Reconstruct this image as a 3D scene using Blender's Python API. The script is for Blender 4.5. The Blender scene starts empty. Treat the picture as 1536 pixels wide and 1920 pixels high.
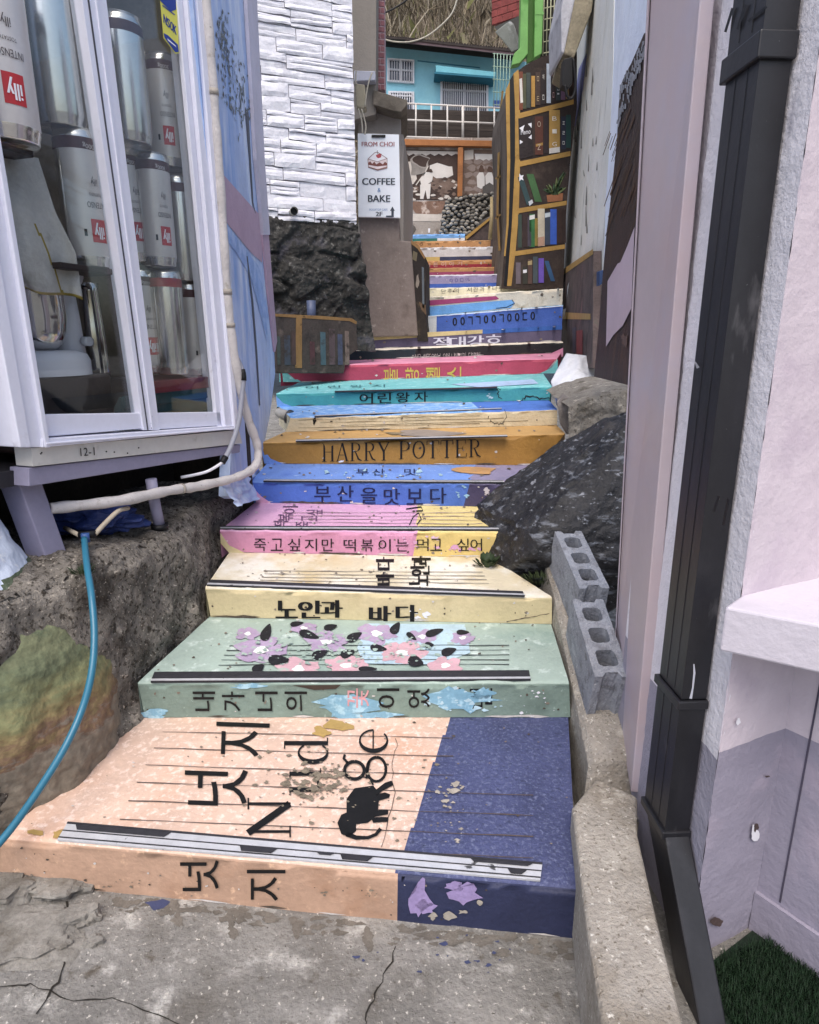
import bpy, bmesh, math, random
from mathutils import Vector as V, noise
random.seed(11)
R = math.radians
sc = bpy.context.scene
COL = sc.collection

# ------------------------------------------------------------------ camera, sky, sun, exposure
H, FPX = 1.5, 1200.0
PITCH = math.atan(320 / 1200)
cd = bpy.data.cameras.new("camera"); cam = bpy.data.objects.new("camera", cd); COL.objects.link(cam)
cam.location = (0, 0, H); cam.rotation_euler = (math.pi / 2 - PITCH, 0, 0)
cd.sensor_fit = 'HORIZONTAL'; cd.sensor_width = 36; cd.lens = 36 * FPX / 1536
cd.clip_start = .05; cd.clip_end = 500
sc.camera = cam
w = bpy.data.worlds.new("World"); sc.world = w; w.use_nodes = True
SUN_EL, SUN_ROT = R(60), R(190)
nt = w.node_tree
sky = nt.nodes.new('ShaderNodeTexSky'); sky.sky_type = 'NISHITA'; sky.sun_disc = False
sky.sun_elevation = SUN_EL; sky.sun_rotation = SUN_ROT; sky.air_density = 1.0; sky.dust_density = 4.0; sky.ozone_density = .6
nt.links.new(sky.outputs[0], nt.nodes['Background'].inputs[0]); nt.nodes['Background'].inputs[1].default_value = .14
sd = bpy.data.lights.new("sun", 'SUN'); sd.energy = 1.0; sd.angle = R(45); sd.color = (1, .96, .9)
sun = bpy.data.objects.new("sun", sd); COL.objects.link(sun)
_d = V((math.sin(SUN_ROT) * math.cos(SUN_EL), math.cos(SUN_ROT) * math.cos(SUN_EL), math.sin(SUN_EL)))
sun.rotation_euler = _d.to_track_quat('Z', 'Y').to_euler(); sun.location = (0, 0, 20)
sc.view_settings.view_transform = 'Standard'; sc.view_settings.look = 'None'
sc.view_settings.exposure = 0.76; sc.view_settings.gamma = 1
sc.render.engine = 'CYCLES'
sc.cycles.max_bounces = 8; sc.cycles.diffuse_bounces = 5; sc.cycles.transparent_max_bounces = 12

# ------------------------------------------------------------------ measuring helpers: sight lines met with real planes
O = V((0, 0, H)); CP, SP = math.cos(PITCH), math.sin(PITCH)
def ray(px, py):
    a, b = (px - 768) / FPX, (960 - py) / FPX
    return V((a, CP + b * SP, -SP + b * CP))
def on(pl, px, py):
    q, n = pl; d = ray(px, py)
    return O + d * ((q - O).dot(n) / d.dot(n))
def onY(px, py, Y): d = ray(px, py); return O + d * (Y / d.y)
def onZ(px, py, z): d = ray(px, py); return O + d * ((z - H) / d.z)
def face_cam(p, n):
    n = n.normalized()
    return n if n.dot(O - p) > 0 else -n
def plane3(a, b, c):
    return (a.copy(), face_cam(a, (b - a).cross(c - a)))
def vplane(x0, y0, x1, y1):
    a = V((x0, y0, 0)); return (a, face_cam(a + V((0, 0, H)), V((y1 - y0, -(x1 - x0), 0))))
def yplane(Y): return (V((0, Y, 0)), V((0, -1, 0)))
def shift(pl, off): return (pl[0] + pl[1] * off, pl[1])

# ------------------------------------------------------------------ mesh builder
WL = {}
class MB:
    def __init__(s): s.v = []; s.f = []; s.m = []; s.mats = []; s.sm = []
    def mi(s, mt):
        if mt not in s.mats: s.mats.append(mt)
        return s.mats.index(mt)
    def face(s, pts, mt, sm=False):
        i = len(s.v); s.v += [V(p) for p in pts]; s.f.append(tuple(range(i, i + len(pts)))); s.m.append(s.mi(mt)); s.sm.append(sm)
    def grid(s, fn, nu, nv, mt, sm=True, wrap=False):
        i0 = len(s.v); W = nu if wrap else nu + 1
        for j in range(nv + 1):
            for i in range(W): s.v.append(V(fn(i / nu, j / nv)))
        for j in range(nv):
            for i in range(nu):
                a = i0 + j * W + i; b = i0 + j * W + (i + 1) % W
                mm = mt((i + .5) / nu, (j + .5) / nv) if callable(mt) else mt
                if mm is None: continue
                s.f.append((a, b, b + W, a + W)); s.m.append(s.mi(mm)); s.sm.append(sm)
    def prism(s, pts, d, mt, smt=None):
        pts = [V(p) for p in pts]; d = V(d); n = len(pts); i = len(s.v)
        s.v += pts + [p + d for p in pts]
        k, k2 = s.mi(mt), s.mi(smt or mt)
        s.f.append(tuple(range(i, i + n))); s.m.append(k); s.sm.append(False)
        s.f.append(tuple(range(i + 2 * n - 1, i + n - 1, -1))); s.m.append(k2); s.sm.append(False)
        for a in range(n):
            b = (a + 1) % n
            s.f.append((i + a, i + n + a, i + n + b, i + b)); s.m.append(k2); s.sm.append(False)
    def box(s, c, sz, mt, ax=None):
        c = V(c); x, y, z = ax or (V((1, 0, 0)), V((0, 1, 0)), V((0, 0, 1)))
        x, y, z = x * sz[0] / 2, y * sz[1] / 2, z * sz[2] / 2
        s.prism([c - x - y - z, c + x - y - z, c + x + y - z, c - x + y - z], z * 2, mt)
    def tube(s, path, r, mt, n=10, cap=True):
        path = [V(p) for p in path]; N = len(path); i0 = len(s.v)
        rr = r if isinstance(r, (list, tuple)) else [r] * N
        up = V((0, 0, 1))
        t0 = (path[1] - path[0]).normalized()
        if abs(t0.dot(up)) > .95: up = V((1, 0, 0))
        u = (up - t0 * up.dot(t0)).normalized()
        for k in range(N):
            t = (path[min(k + 1, N - 1)] - path[max(k - 1, 0)]).normalized()
            u = (u - t * u.dot(t)).normalized(); ww = t.cross(u)
            for j in range(n):
                a = 2 * math.pi * j / n
                s.v.append(path[k] + (u * math.cos(a) + ww * math.sin(a)) * rr[k])
        mk = s.mi(mt)
        for k in range(N - 1):
            for j in range(n):
                a = i0 + k * n + j; b = i0 + k * n + (j + 1) % n
                s.f.append((a, b, b + n, a + n)); s.m.append(mk); s.sm.append(True)
        if cap:
            s.f.append(tuple(range(i0 + n - 1, i0 - 1, -1))); s.m.append(mk); s.sm.append(False)
            s.f.append(tuple(range(i0 + (N - 1) * n, i0 + N * n))); s.m.append(mk); s.sm.append(False)
    def lathe(s, c, prof, mt, n=32, wob=0):
        c = V(c); K = len(prof) - 1
        def fn(u, v):
            k = min(int(v * K + 1e-6), K); r, z = prof[k]; a = 2 * math.pi * u
            return c + V((r * math.cos(a), r * math.sin(a), z))
        s.grid(fn, n, K, mt, True, True)
    def decal(s, pxs, surf, mt, off=.003):
        s.face([surf(x, y, off) for x, y in pxs], mt)
    def ribbon(s, pxs, wd, surf, mt, off=.003):
        n = len(pxs); L = []; Rr = []
        for k in range(n):
            x0, y0 = pxs[max(k - 1, 0)]; x1, y1 = pxs[min(k + 1, n - 1)]
            dx, dy = x1 - x0, y1 - y0; l = math.hypot(dx, dy) or 1
            ww = wd[k] if isinstance(wd, (list, tuple)) else wd
            nx, ny = -dy / l * ww / 2, dx / l * ww / 2
            x, y = pxs[k]; L.append((x + nx, y + ny)); Rr.append((x - nx, y - ny))
        for k in range(n - 1):
            s.decal([L[k], L[k + 1], Rr[k + 1], Rr[k]], surf, mt, off)
    def build(s, name, parent=None, bevel=0, weld=False, seg=2, recalc=True):
        if parent is None:
            xs = [p.x for p in s.v]; ys = [p.y for p in s.v]; zs = [p.z for p in s.v]
            base = V(((min(xs) + max(xs)) / 2, (min(ys) + max(ys)) / 2, min(zs)))
        else: base = WL[parent.name]
        me = bpy.data.meshes.new(name)
        me.from_pydata([p - base for p in s.v], [], s.f)
        for mt in s.mats: me.materials.append(mt)
        me.polygons.foreach_set('material_index', s.m); me.polygons.foreach_set('use_smooth', s.sm)
        if recalc or weld:
            b = bmesh.new(); b.from_mesh(me)
            if weld: bmesh.ops.remove_doubles(b, verts=b.verts, dist=1e-5)
            bmesh.ops.recalc_face_normals(b, faces=b.faces); b.to_mesh(me); b.free()
        me.update()
        o = bpy.data.objects.new(name, me); COL.objects.link(o)
        if parent is None: o.location = base
        else: o.parent = parent
        WL[o.name] = base
        if bevel:
            md = o.modifiers.new('bevel', 'BEVEL'); md.width = bevel; md.segments = seg; md.limit_method = 'ANGLE'; md.angle_limit = R(40)
        return o
def tag(o, label=None, cat=None, group=None, kind=None):
    if label: o['label'] = label
    if cat: o['category'] = cat
    if group: o['group'] = group
    if kind: o['kind'] = kind
    return o
def thing(name, loc, label, cat, group=None):
    o = bpy.data.objects.new(name, None); COL.objects.link(o); o.location = loc; o.empty_display_size = .1
    WL[o.name] = V(loc); return tag(o, label, cat, group)

# ------------------------------------------------------------------ materials
def C(h):
    h = h.lstrip('#'); o = []
    for k in (0, 2, 4):
        c = int(h[k:k + 2], 16) / 255; o.append(c / 12.92 if c <= .04045 else ((c + .055) / 1.055) ** 2.4)
    return (*o, 1)
MC = {}
def soft(c, f=.88):
    g = .3 * c[0] + .59 * c[1] + .11 * c[2]; return tuple(g + (a - g) * f for a in c[:3]) + (1,)
def mat(name, col, rough=.75, var=.12, vs=5, layers=(), bump=.2, bs=60, metal=0, spec=.3, zs=None, st=None):
    """procedural paint / stone: base colour with two sizes of mottling, optional stain layers and bump"""
    if name in MC: return MC[name]
    m = bpy.data.materials.new(name); m.use_nodes = True; MC[name] = m
    N = m.node_tree.nodes; L = m.node_tree.links; bs_ = N['Principled BSDF']
    pos = N.new('ShaderNodeNewGeometry').outputs['Position']
    def nz(scale, detail=6, stretch=None, rg=.6):
        p = pos
        if stretch:
            mp = N.new('ShaderNodeMapping'); mp.inputs['Scale'].default_value = stretch; L.new(pos, mp.inputs[0]); p = mp.outputs[0]
        n = N.new('ShaderNodeTexNoise'); n.inputs['Scale'].default_value = scale; n.inputs['Detail'].default_value = detail; n.inputs['Roughness'].default_value = rg
        L.new(p, n.inputs['Vector']); return n.outputs['Fac']
    def ramp(src, lo, hi):
        r = N.new('ShaderNodeMapRange'); r.inputs[1].default_value = lo; r.inputs[2].default_value = hi; r.clamp = True
        L.new(src, r.inputs[0]); return r.outputs[0]
    def mix(fac, a, b):
        x = N.new('ShaderNodeMix'); x.data_type = 'RGBA'
        L.new(fac, x.inputs[0])
        for k, q in ((6, a), (7, b)):
            if isinstance(q, tuple): x.inputs[k].default_value = q
            else: L.new(q, x.inputs[k])
        return x.outputs[2]
    c0 = soft(C(col))
    k = lambda f: tuple(min(1, a * f) for a in c0[:3]) + (1,)
    cur = mix(ramp(nz(vs, 8, st), .34, .66), k(1 - var), k(1 + var))
    if zs:
        g = N.new('ShaderNodeSeparateXYZ'); L.new(pos, g.inputs[0])
        for (z, c2) in zs:
            a = N.new('ShaderNodeMath'); a.operation = 'LESS_THAN'; a.inputs[1].default_value = z; L.new(g.outputs[2], a.inputs[0])
            cur = mix(a.outputs[0], cur, soft(C(c2)))
    f2 = ramp(nz(vs * 11, 4), .35, .65)
    x = N.new('ShaderNodeMix'); x.data_type = 'RGBA'; x.blend_type = 'MULTIPLY'; x.inputs[0].default_value = 1
    L.new(cur, x.inputs[6]); L.new(mix(f2, (1 - var * .8,) * 3 + (1,), (1, 1, 1, 1)), x.inputs[7]); cur = x.outputs[2]
    for ly in layers:
        c2, s2, lo, hi = ly[:4]
        cur = mix(ramp(nz(s2, 8, ly[4] if len(ly) > 4 else None), lo, hi), cur, soft(C(c2)))
    L.new(cur, bs_.inputs['Base Color'])
    bs_.inputs['Roughness'].default_value = rough; bs_.inputs['Metallic'].default_value = metal
    bs_.inputs['Specular IOR Level'].default_value = spec
    if bump:
        b = N.new('ShaderNodeBump'); b.inputs['Strength'].default_value = bump; b.inputs['Distance'].default_value = .012
        L.new(nz(bs, 8), b.inputs['Height']); L.new(b.outputs[0], bs_.inputs['Normal'])
    return m
def paint(h, **k):
    """brush-painted concrete with little scuffs"""
    a = dict(rough=.62, var=.13, vs=9, bump=.3, bs=45, spec=.35); a.update(k)
    return mat('paint_' + h, h, **a)
def glassmat():
    m = bpy.data.materials.new('window_glass'); m.use_nodes = True; N = m.node_tree.nodes; L = m.node_tree.links
    N.remove(N['Principled BSDF']); t = N.new('ShaderNodeBsdfTransparent'); t.inputs[0].default_value = (.93, .95, .95, 1)
    g = N.new('ShaderNodeBsdfGlossy'); g.inputs['Roughness'].default_value = .03
    lw = N.new('ShaderNodeLayerWeight'); lw.inputs[0].default_value = .5
    pw = N.new('ShaderNodeMath'); pw.operation = 'POWER'; pw.inputs[1].default_value = 4; L.new(lw.outputs['Facing'], pw.inputs[0])
    sc_ = N.new('ShaderNodeMath'); sc_.operation = 'MULTIPLY_ADD'; sc_.inputs[1].default_value = .9; sc_.inputs[2].default_value = .045; L.new(pw.outputs[0], sc_.inputs[0])
    x = N.new('ShaderNodeMixShader'); L.new(sc_.outputs[0], x.inputs[0]); L.new(t.outputs[0], x.inputs[1]); L.new(g.outputs[0], x.inputs[2])
    L.new(x.outputs[0], N['Material Output'].inputs[0]); return m
GLASS = glassmat()
CONC = mat('grey_concrete', '9a9288', var=.22, vs=4, layers=(('5c554c', 7, .55, .75), ('c9c2b6', 30, .62, .75)), bump=.6, bs=35, rough=.9)
CONC_D = mat('dark_concrete', '7c766e', var=.3, vs=6, layers=(('3f3932', 5, .48, .68), ('a89f92', 11, .58, .72), ('3a342d', 60, .52, .62), ('b5ac9f', 85, .6, .68)), bump=1.0, bs=75, rough=.97)
CURB = mat('curb_concrete', 'a69f95', var=.16, vs=6, layers=(('7d7364', 4, .5, .68), ('cfc8bc', 8, .58, .72), ('d9d4cb', 70, .6, .7), ('6b6154', 95, .58, .68)), bump=.9, bs=80, rough=.95)
BLACK = mat('black_paint', '17171b', rough=.5, var=.2, bump=.1)
INK = mat('black_lettering', '161618', rough=.55, var=.25, vs=20, bump=.05)
WHITE = mat('white_paint', 'e6e6ee', rough=.6, var=.04, vs=4, layers=(('b9b6b4', 3, .64, .82),), bump=.15)
ALU = mat('aluminium', 'd4d6dc', rough=.38, metal=.35, var=.08, vs=25, layers=(('5a5a5c', 22, .66, .7),), bump=.05)

def facets(seed, n=26, lo=.72, hi=1.0):
    rnd = random.Random(seed); P = []
    for _ in range(n):
        z = rnd.uniform(-1, 1); a = rnd.uniform(0, 6.283); q = math.sqrt(1 - z * z); P.append((V((q * math.cos(a), q * math.sin(a), z)), rnd.uniform(lo, hi)))
    def r(d):
        m = 1.25
        for nn, dd in P:
            c = nn.dot(d)
            if c > .05: m = min(m, dd / c)
        return m
    return r
# ------------------------------------------------------------------ lettering
GC = {}
def glyph(body):
    if body not in GC:
        cu = bpy.data.curves.new('letters', 'FONT'); cu.body = body; cu.size = 1; cu.resolution_u = 3
        o = bpy.data.objects.new('letters', cu); COL.objects.link(o)
        bpy.context.view_layer.update()
        me = bpy.data.meshes.new_from_object(o.evaluated_get(bpy.context.evaluated_depsgraph_get()))
        vs = [(p.co.x, p.co.y) for p in me.vertices]; fs = [tuple(p.vertices) for p in me.polygons]
        bpy.data.objects.remove(o); bpy.data.curves.remove(cu); bpy.data.meshes.remove(me)
        GC[body] = (vs, fs)
    return GC[body]
def put(mb, body, cx, cy, wd, ht, surf, mt, rot=0, slope=0, off=.004, bold=0):
    """letters fitted to a box centred at (cx, cy) on a surface; rot turns them counter-clockwise"""
    vs, fs = glyph(body)
    if not vs: return
    x0 = min(a for a, b in vs); x1 = max(a for a, b in vs); y0 = min(b for a, b in vs); y1 = max(b for a, b in vs)
    c, s = math.cos(R(rot)), math.sin(R(rot))
    for k in range(-1 if bold else 0, 2 if bold else 1):
        P = []
        for a, b in vs:
            u = ((a - x0) / max(x1 - x0, 1e-6) - .5) * wd + k * bold; q = ((b - y0) / max(y1 - y0, 1e-6) - .5) * ht
            dx = u * c - q * s; dy = -(u * s + q * c)
            P.append(surf(cx + dx, cy + dy + slope * dx, off + .0004 * k))
        i = len(mb.v); mb.v += P; mk = mb.mi(mt)
        for f in fs: mb.f.append(tuple(i + j for j in f)); mb.m.append(mk); mb.sm.append(False)
def putrow(mb, body, x0, y0, x1, y1, wd, ht, surf, mt, rot=0, bold=0, slope=None):
    n = len(body)
    for k, ch in enumerate(body):
        if ch == ' ': continue
        t = k / max(n - 1, 1)
        put(mb, ch, x0 + (x1 - x0) * t, y0 + (y1 - y0) * t, wd, ht, surf, mt, rot, slope if slope is not None else 0, bold=bold)
# serif capitals and book-face letters as strokes: (points, width) in a unit box
T, h_ = .13, .035
def ser(x, y, w=.34): return ([(x - w / 2, y), (x + w / 2, y)], h_)
def arc(cx, cy, rx, ry, a0, a1, n=14): return [(cx + rx * math.cos(R(a0 + (a1 - a0) * k / n)), cy + ry * math.sin(R(a0 + (a1 - a0) * k / n))) for k in range(n + 1)]
SER = {
 'H': [([(.2, 0), (.2, 1)], T), ([(.8, 0), (.8, 1)], T), ([(.2, .52), (.8, .52)], h_), ser(.2, .01), ser(.2, .99), ser(.8, .01), ser(.8, .99)],
 'A': [([(.14, 0), (.5, 1)], .06), ([(.5, 1), (.86, 0)], T), ([(.26, .34), (.74, .34)], h_), ser(.14, .01, .26), ser(.86, .01, .3)],
 'R': [([(.22, 0), (.22, 1)], T), (arc(.42, .75, .34, .24, 90, -90), [.04] * 4 + [.11] * 7 + [.04] * 4), ([(.22, .985), (.45, .985)], h_), ([(.22, .51), (.45, .51)], h_), ([(.45, .5), (.68, .1), (.92, .01)], [.08, .12, .06]), ser(.22, .01), ser(.18, .99, .24)],
 'Y': [([(.14, 1), (.5, .48)], T), ([(.86, 1), (.5, .48)], .06), ([(.5, .5), (.5, 0)], T), ser(.14, .99, .28), ser(.86, .99, .26), ser(.5, .01)],
 'P': [([(.24, 0), (.24, 1)], T), (arc(.46, .73, .36, .26, 90, -90), [.04] * 4 + [.11] * 7 + [.04] * 4), ([(.24, .985), (.48, .985)], h_), ([(.24, .47), (.48, .47)], h_), ser(.24, .01), ser(.2, .99, .24)],
 'O': [(arc(.5, .5, .4, .48, 0, 360, 28), [.04 + .08 * abs(math.cos(R(360 * k / 28))) for k in range(29)])],
 'T': [([(.5, 0), (.5, 1)], T), ([(.06, .98), (.94, .98)], .045), ([(.07, 1), (.05, .76)], .04), ([(.93, 1), (.95, .76)], .04), ser(.5, .01)],
 'E': [([(.24, 0), (.24, 1)], T), ([(.12, .98), (.84, .98)], .045), ([(.12, .015), (.88, .015)], .045), ([(.24, .52), (.64, .52)], h_), ([(.84, 1), (.86, .78)], .04), ([(.88, 0), (.92, .24)], .04), ([(.64, .62), (.64, .42)], .035)],
 'N': [([(.16, 0), (.16, 1)], .06), ([(.84, 0), (.84, 1)], .06), ([(.12, 1), (.84, .02)], .15), ser(.16, .01, .28), ser(.84, .99, .28)],
 'u': [([(.25, .7), (.25, .2), (.38, .05), (.6, .08), (.75, .2)], [.12, .12, .1, .07, .05]), ([(.76, .7), (.76, 0)], .12), ser(.2, .69, .24), ser(.7, .69, .22), ser(.82, .01, .22)],
 'd': [(arc(.45, .34, .3, .33, 40, 320, 20), [.05 + .09 * max(0, -math.cos(R(40 + 280 * k / 20))) for k in range(21)]), ([(.76, 0), (.76, 1)], .12), ser(.68, .99, .22), ser(.83, .01, .22)],
 'g': [(arc(.45, .68, .26, .25, 0, 360, 22), .09), (arc(.48, .12, .36, .24, 0, 360, 22), .075), ([(.3, .48), (.22, .38), (.5, .34), (.72, .3)], .07), ([(.66, .84), (.8, .95), (.92, .92)], .07)],
 'e': [(arc(.5, .36, .34, .34, 0, 310, 22), [.05 + .08 * max(0, -math.cos(R(310 * k / 22))) for k in range(23)]), ([(.17, .37), (.84, .37)], .04)],
}
def serif(mb, body, cx, cy, wd, ht, surf, mt, rot=0, slope=0, gap=1.0, off=.004):
    n = len(body); c, s = math.cos(R(rot)), math.sin(R(rot)); cw = wd / n
    for i, ch in enumerate(body):
        if ch == ' ': continue
        for pts, ww in SER[ch]:
            def mp(a, b):
                u = (i + .5 + (a - .5) * .96 * gap) * cw - wd / 2; q = (b - .5) * ht
                dx = u * c - q * s; dy = -(u * s + q * c)
                return (cx + dx, cy + dy + slope * dx)
            P = [mp(a, b) for a, b in pts]
            wl = ww if isinstance(ww, list) else [ww] * len(P)
            mb.ribbon(P, [q * cw * 1.05 for q in wl], surf, mt, off)
def surf(pl):
    return lambda x, y, off=0: on(pl, x, y) + pl[1] * off
def blot(cx, cy, rx, ry, n=16, jag=.45):
    ph = [random.random() * 6.28 for _ in range(3)]
    return [(cx + math.cos(6.283 * k / n) * rx * (1 + jag * (random.random() - .5) + .25 * math.sin(3 * 6.283 * k / n + ph[0])),
             cy + math.sin(6.283 * k / n) * ry * (1 + jag * (random.random() - .5) + .25 * math.sin(2 * 6.283 * k / n + ph[1]))) for k in range(n)]
def flakes(mb, cx, cy, rx, ry, cnt, smin, smax, sf, mt, asp=.55, off=.0035):
    for _ in range(cnt):
        a = random.random() * 6.283; q = random.random() ** .6; z = smin + (smax - smin) * random.random() ** 2.5
        mb.decal(blot(cx + math.cos(a) * q * rx, cy + math.sin(a) * q * ry, z, z * asp, 10, .9), sf, mt, off)
        off += .00004
# ------------------------------------------------------------------ ground
g = MB()
GROUND = mat('ground_concrete', '87847f', var=.24, vs=5, layers=(('69655f', 3.2, .5, .66), ('bcb9b3', 9, .56, .7), ('5b5349', 16, .6, .72), ('d0cac0', 70, .6, .7), ('4a443b', 95, .62, .7)), bump=.9, bs=60, rough=.95)
for a, b in (((-60, -60), (60, 80)),):
    g.face([(a[0], a[1], 0), (b[0], a[1], 0), (b[0], b[1], 0), (a[0], b[1], 0)], GROUND)
CRACK = mat('crack_dark', '2b2722', var=.2, bump=.3)
gs = lambda x, y, off=0: onZ(x, y, off)
def crack(mb, pts, wd, sf, mt=CRACK, off=.003, n=5):
    P = []
    for (x0, y0), (x1, y1) in zip(pts, pts[1:]):
        for k in range(n):
            t = k / n; P.append((x0 + (x1 - x0) * t + random.uniform(-4, 4), y0 + (y1 - y0) * t + random.uniform(-3, 3)))
    P.append(pts[-1])
    mb.ribbon(P, [wd * random.uniform(.4, 1.2) for _ in P], sf, mt, off)
crack(g, [(0, 1850), (60, 1845), (140, 1880), (210, 1870), (300, 1905), (360, 1935)], 3, gs)
crack(g, [(745, 1775), (715, 1840), (690, 1900), (680, 1930)], 3, gs)
crack(g, [(70, 1900), (110, 1840), (130, 1760), (125, 1690)], 4, gs)
WET = mat('damp_stain', '6d675f', var=.25, vs=20, bump=.4, rough=.8)
for k in range(150):
    t = random.random(); x = 200 + 880 * t; y = 1672 + 92 * t + abs(random.gauss(0, 16)) + 6; z = random.uniform(2, 9)
    g.decal(blot(x, y, z * random.uniform(.8, 2.2), z * .7, 12, .9), gs, WET, .0012 + k * 5e-6)
for x, y, l in ((332, 1700, 40), (432, 1712, 46), (690, 1748, 34), (560, 1735, 22)):
    for q in range(6): g.decal(blot(x + random.gauss(0, 4), y + l * q / 6, random.uniform(4, 9), random.uniform(5, 9), 14, .8), gs, WET, .0021 + q * 5e-6)
NAVYP = paint('3c4468')
g.decal(blot(297, 1697, 20, 11), gs, NAVYP, .002)
flakes(g, 850, 1790, 200, 40, 18, 2, 7, gs, NAVYP)
tag(g.build('ground', recalc=False), kind='structure')

# loose rubble against the bottom step
RUB = mat('rubble_stone', '8a867f', var=.28, vs=8, layers=(('5d574d', 9, .5, .7),), bump=.9, bs=40, rough=.95)
def rock(name, c, sz, mt, seed, sub=3, amp=.28, fr=1.4, parent=None, flat=None):
    b = bmesh.new(); bmesh.ops.create_icosphere(b, subdivisions=sub, radius=1)
    mb = MB(); sv = V((seed * 3.7, seed * 1.9, seed * 5.3)); c = V(c)
    idx = {}
    fc = facets(seed, 18)
    for v in b.verts:
        p = v.co.copy()
        q = p * fc(p) * (1 + amp * noise.fractal(p * fr + sv, 1, 2, 4) + amp * .35 * noise.cell(p * 2.3 + sv))
        if flat: q = flat(q)
        idx[v.index] = len(mb.v); mb.v.append(c + V((q.x * sz[0], q.y * sz[1], q.z * sz[2])))
    for f in b.faces: mb.f.append(tuple(idx[v.index] for v in f.verts)); mb.m.append(mb.mi(mt)); mb.sm.append(sub > 4)
    b.free(); return mb.build(name, parent)
rub = [((22, 1668), .10, .05, 'broad grey rubble stone bedded below the far left step corner', .6),
       ((112, 1668), .075, .045, 'blocky grey rubble stone right of the broad one, under the bottom step', .7),
       ((160, 1722), .05, .04, 'pale chipped stone in the rubble nearest the bottom step', .8),
       ((60, 1760), .14, .022, 'flat cracked slab of stone at the lower left of the pavement', .7),
       ((178, 1768), .026, .02, 'small pale pebble between the cracked slab and the bottom step', .8),
       ((118, 1770), .03, .022, 'small dark pebble on the right edge of the cracked slab', .8)]
for k, ((x, y), s, hh, lb, fl) in enumerate(rub):
    p = onZ(x, y, .0); tag(rock('rubble_stone', (p.x, p.y, hh * .1), (s, s * .7, hh), RUB, k + 3, 4, .34, 1.3, None, lambda q: V((round(q.x * 3) / 3 * .4 + q.x * .6, round(q.y * 3) / 3 * .4 + q.y * .6, min(q.z, .62 + .15 * q.x)))), lb, 'stone', 'rubble stones below the bottom step')

# ------------------------------------------------------------------ staircase
stair = thing('painted_staircase', (0, 1.4, 0), 'long flight of concrete steps painted as stacked book spines', 'staircase')
S = [((0, 1652), (1080, 1760), (0, 1570), (1083, 1665)), ((272, 1345), (1070, 1345), (258, 1280), (1067, 1280)),
     ((395, 1157), (1035, 1170), (385, 1102), (1035, 1120)), ((430, 1035), (915, 1045), (412, 995), (935, 997)),
     ((480, 942), (930, 950), (470, 903), (945, 907)), ((500, 869), (1010, 872), (490, 830), (1060, 813)),
     ((535, 810), (1045, 797), (545, 783), (1045, 767)), ((520, 762), (1030, 750), (518, 738), (1035, 724)),
     ((560, 717), (1020, 700), (525, 687), (1045, 672))]
# upper risers: (left x, y of nose), (right x, y of nose), Y
UP = [((640, 658), (1056, 641), 5.85), ((672, 632), (1054, 612), 6.2), ((778, 594), (1056, 572), 6.55), ((800, 557), (1056, 541), 6.9),
      ((806, 540), (1056, 533), 7.25), ((796, 516), (950, 513), 7.6), ((796, 503), (945, 500), 7.95), ((796, 489), (938, 486), 8.3),
      ((786, 464), (930, 462), 8.65), ((772, 452), (920, 450), 9.0), ((757, 440), (872, 438), 9.35)]
ST = []   # dicts with BL, BR, NL, NR
pl = (V((0, 0, 0)), V((0, 0, 1)))
for bl, br, nl, nr in S:
    BL, BR = on(pl, *bl), on(pl, *br); NL, NR = onY(*nl, BL.y), onY(*nr, BR.y)
    n = (NR - NL).cross(V((0, 1, .05))).normalized()
    pl = (NL, n if n.z > 0 else -n)
    ST.append(dict(BL=BL, BR=BR, NL=NL, NR=NR, tread=pl))
for (nl, nr, Y) in UP:
    NL, NR = onY(*nl, Y), onY(*nr, Y - .12 if nr[0] > 1000 else Y)
    pr = ST[-1]; n = pr['tread'][1]
    def drop(P): return V((P.x, P.y, pr['tread'][0].z + ((pr['tread'][0] - P).dot(V((n.x, n.y, 0)))) / n.z))
    BL, BR = drop(NL), drop(NR)
    n2 = (NR - NL).cross(V((0, 1, .02))).normalized(); n2 = n2 if n2.z > 0 else -n2
    ST.append(dict(BL=BL, BR=BR, NL=NL, NR=NR, tread=(NL, n2)))
for k, s in enumerate(ST):
    s['riser'] = plane3(s['BL'], s['BR'], (s['NL'] + s['NR']) / 2)
    nx = ST[k + 1] if k + 1 < len(ST) else None
    if nx: s['TL'], s['TR'] = nx['BL'].copy(), nx['BR'].copy()
    else: s['TL'], s['TR'] = s['NL'] + V((0, .7, .02)), s['NR'] + V((0, .7, .02))
    # keep the tread on its own plane, a little under the next riser
    s['TL'] += V((0, .04, .0)); s['TR'] += V((0, .04, .0))
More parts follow.
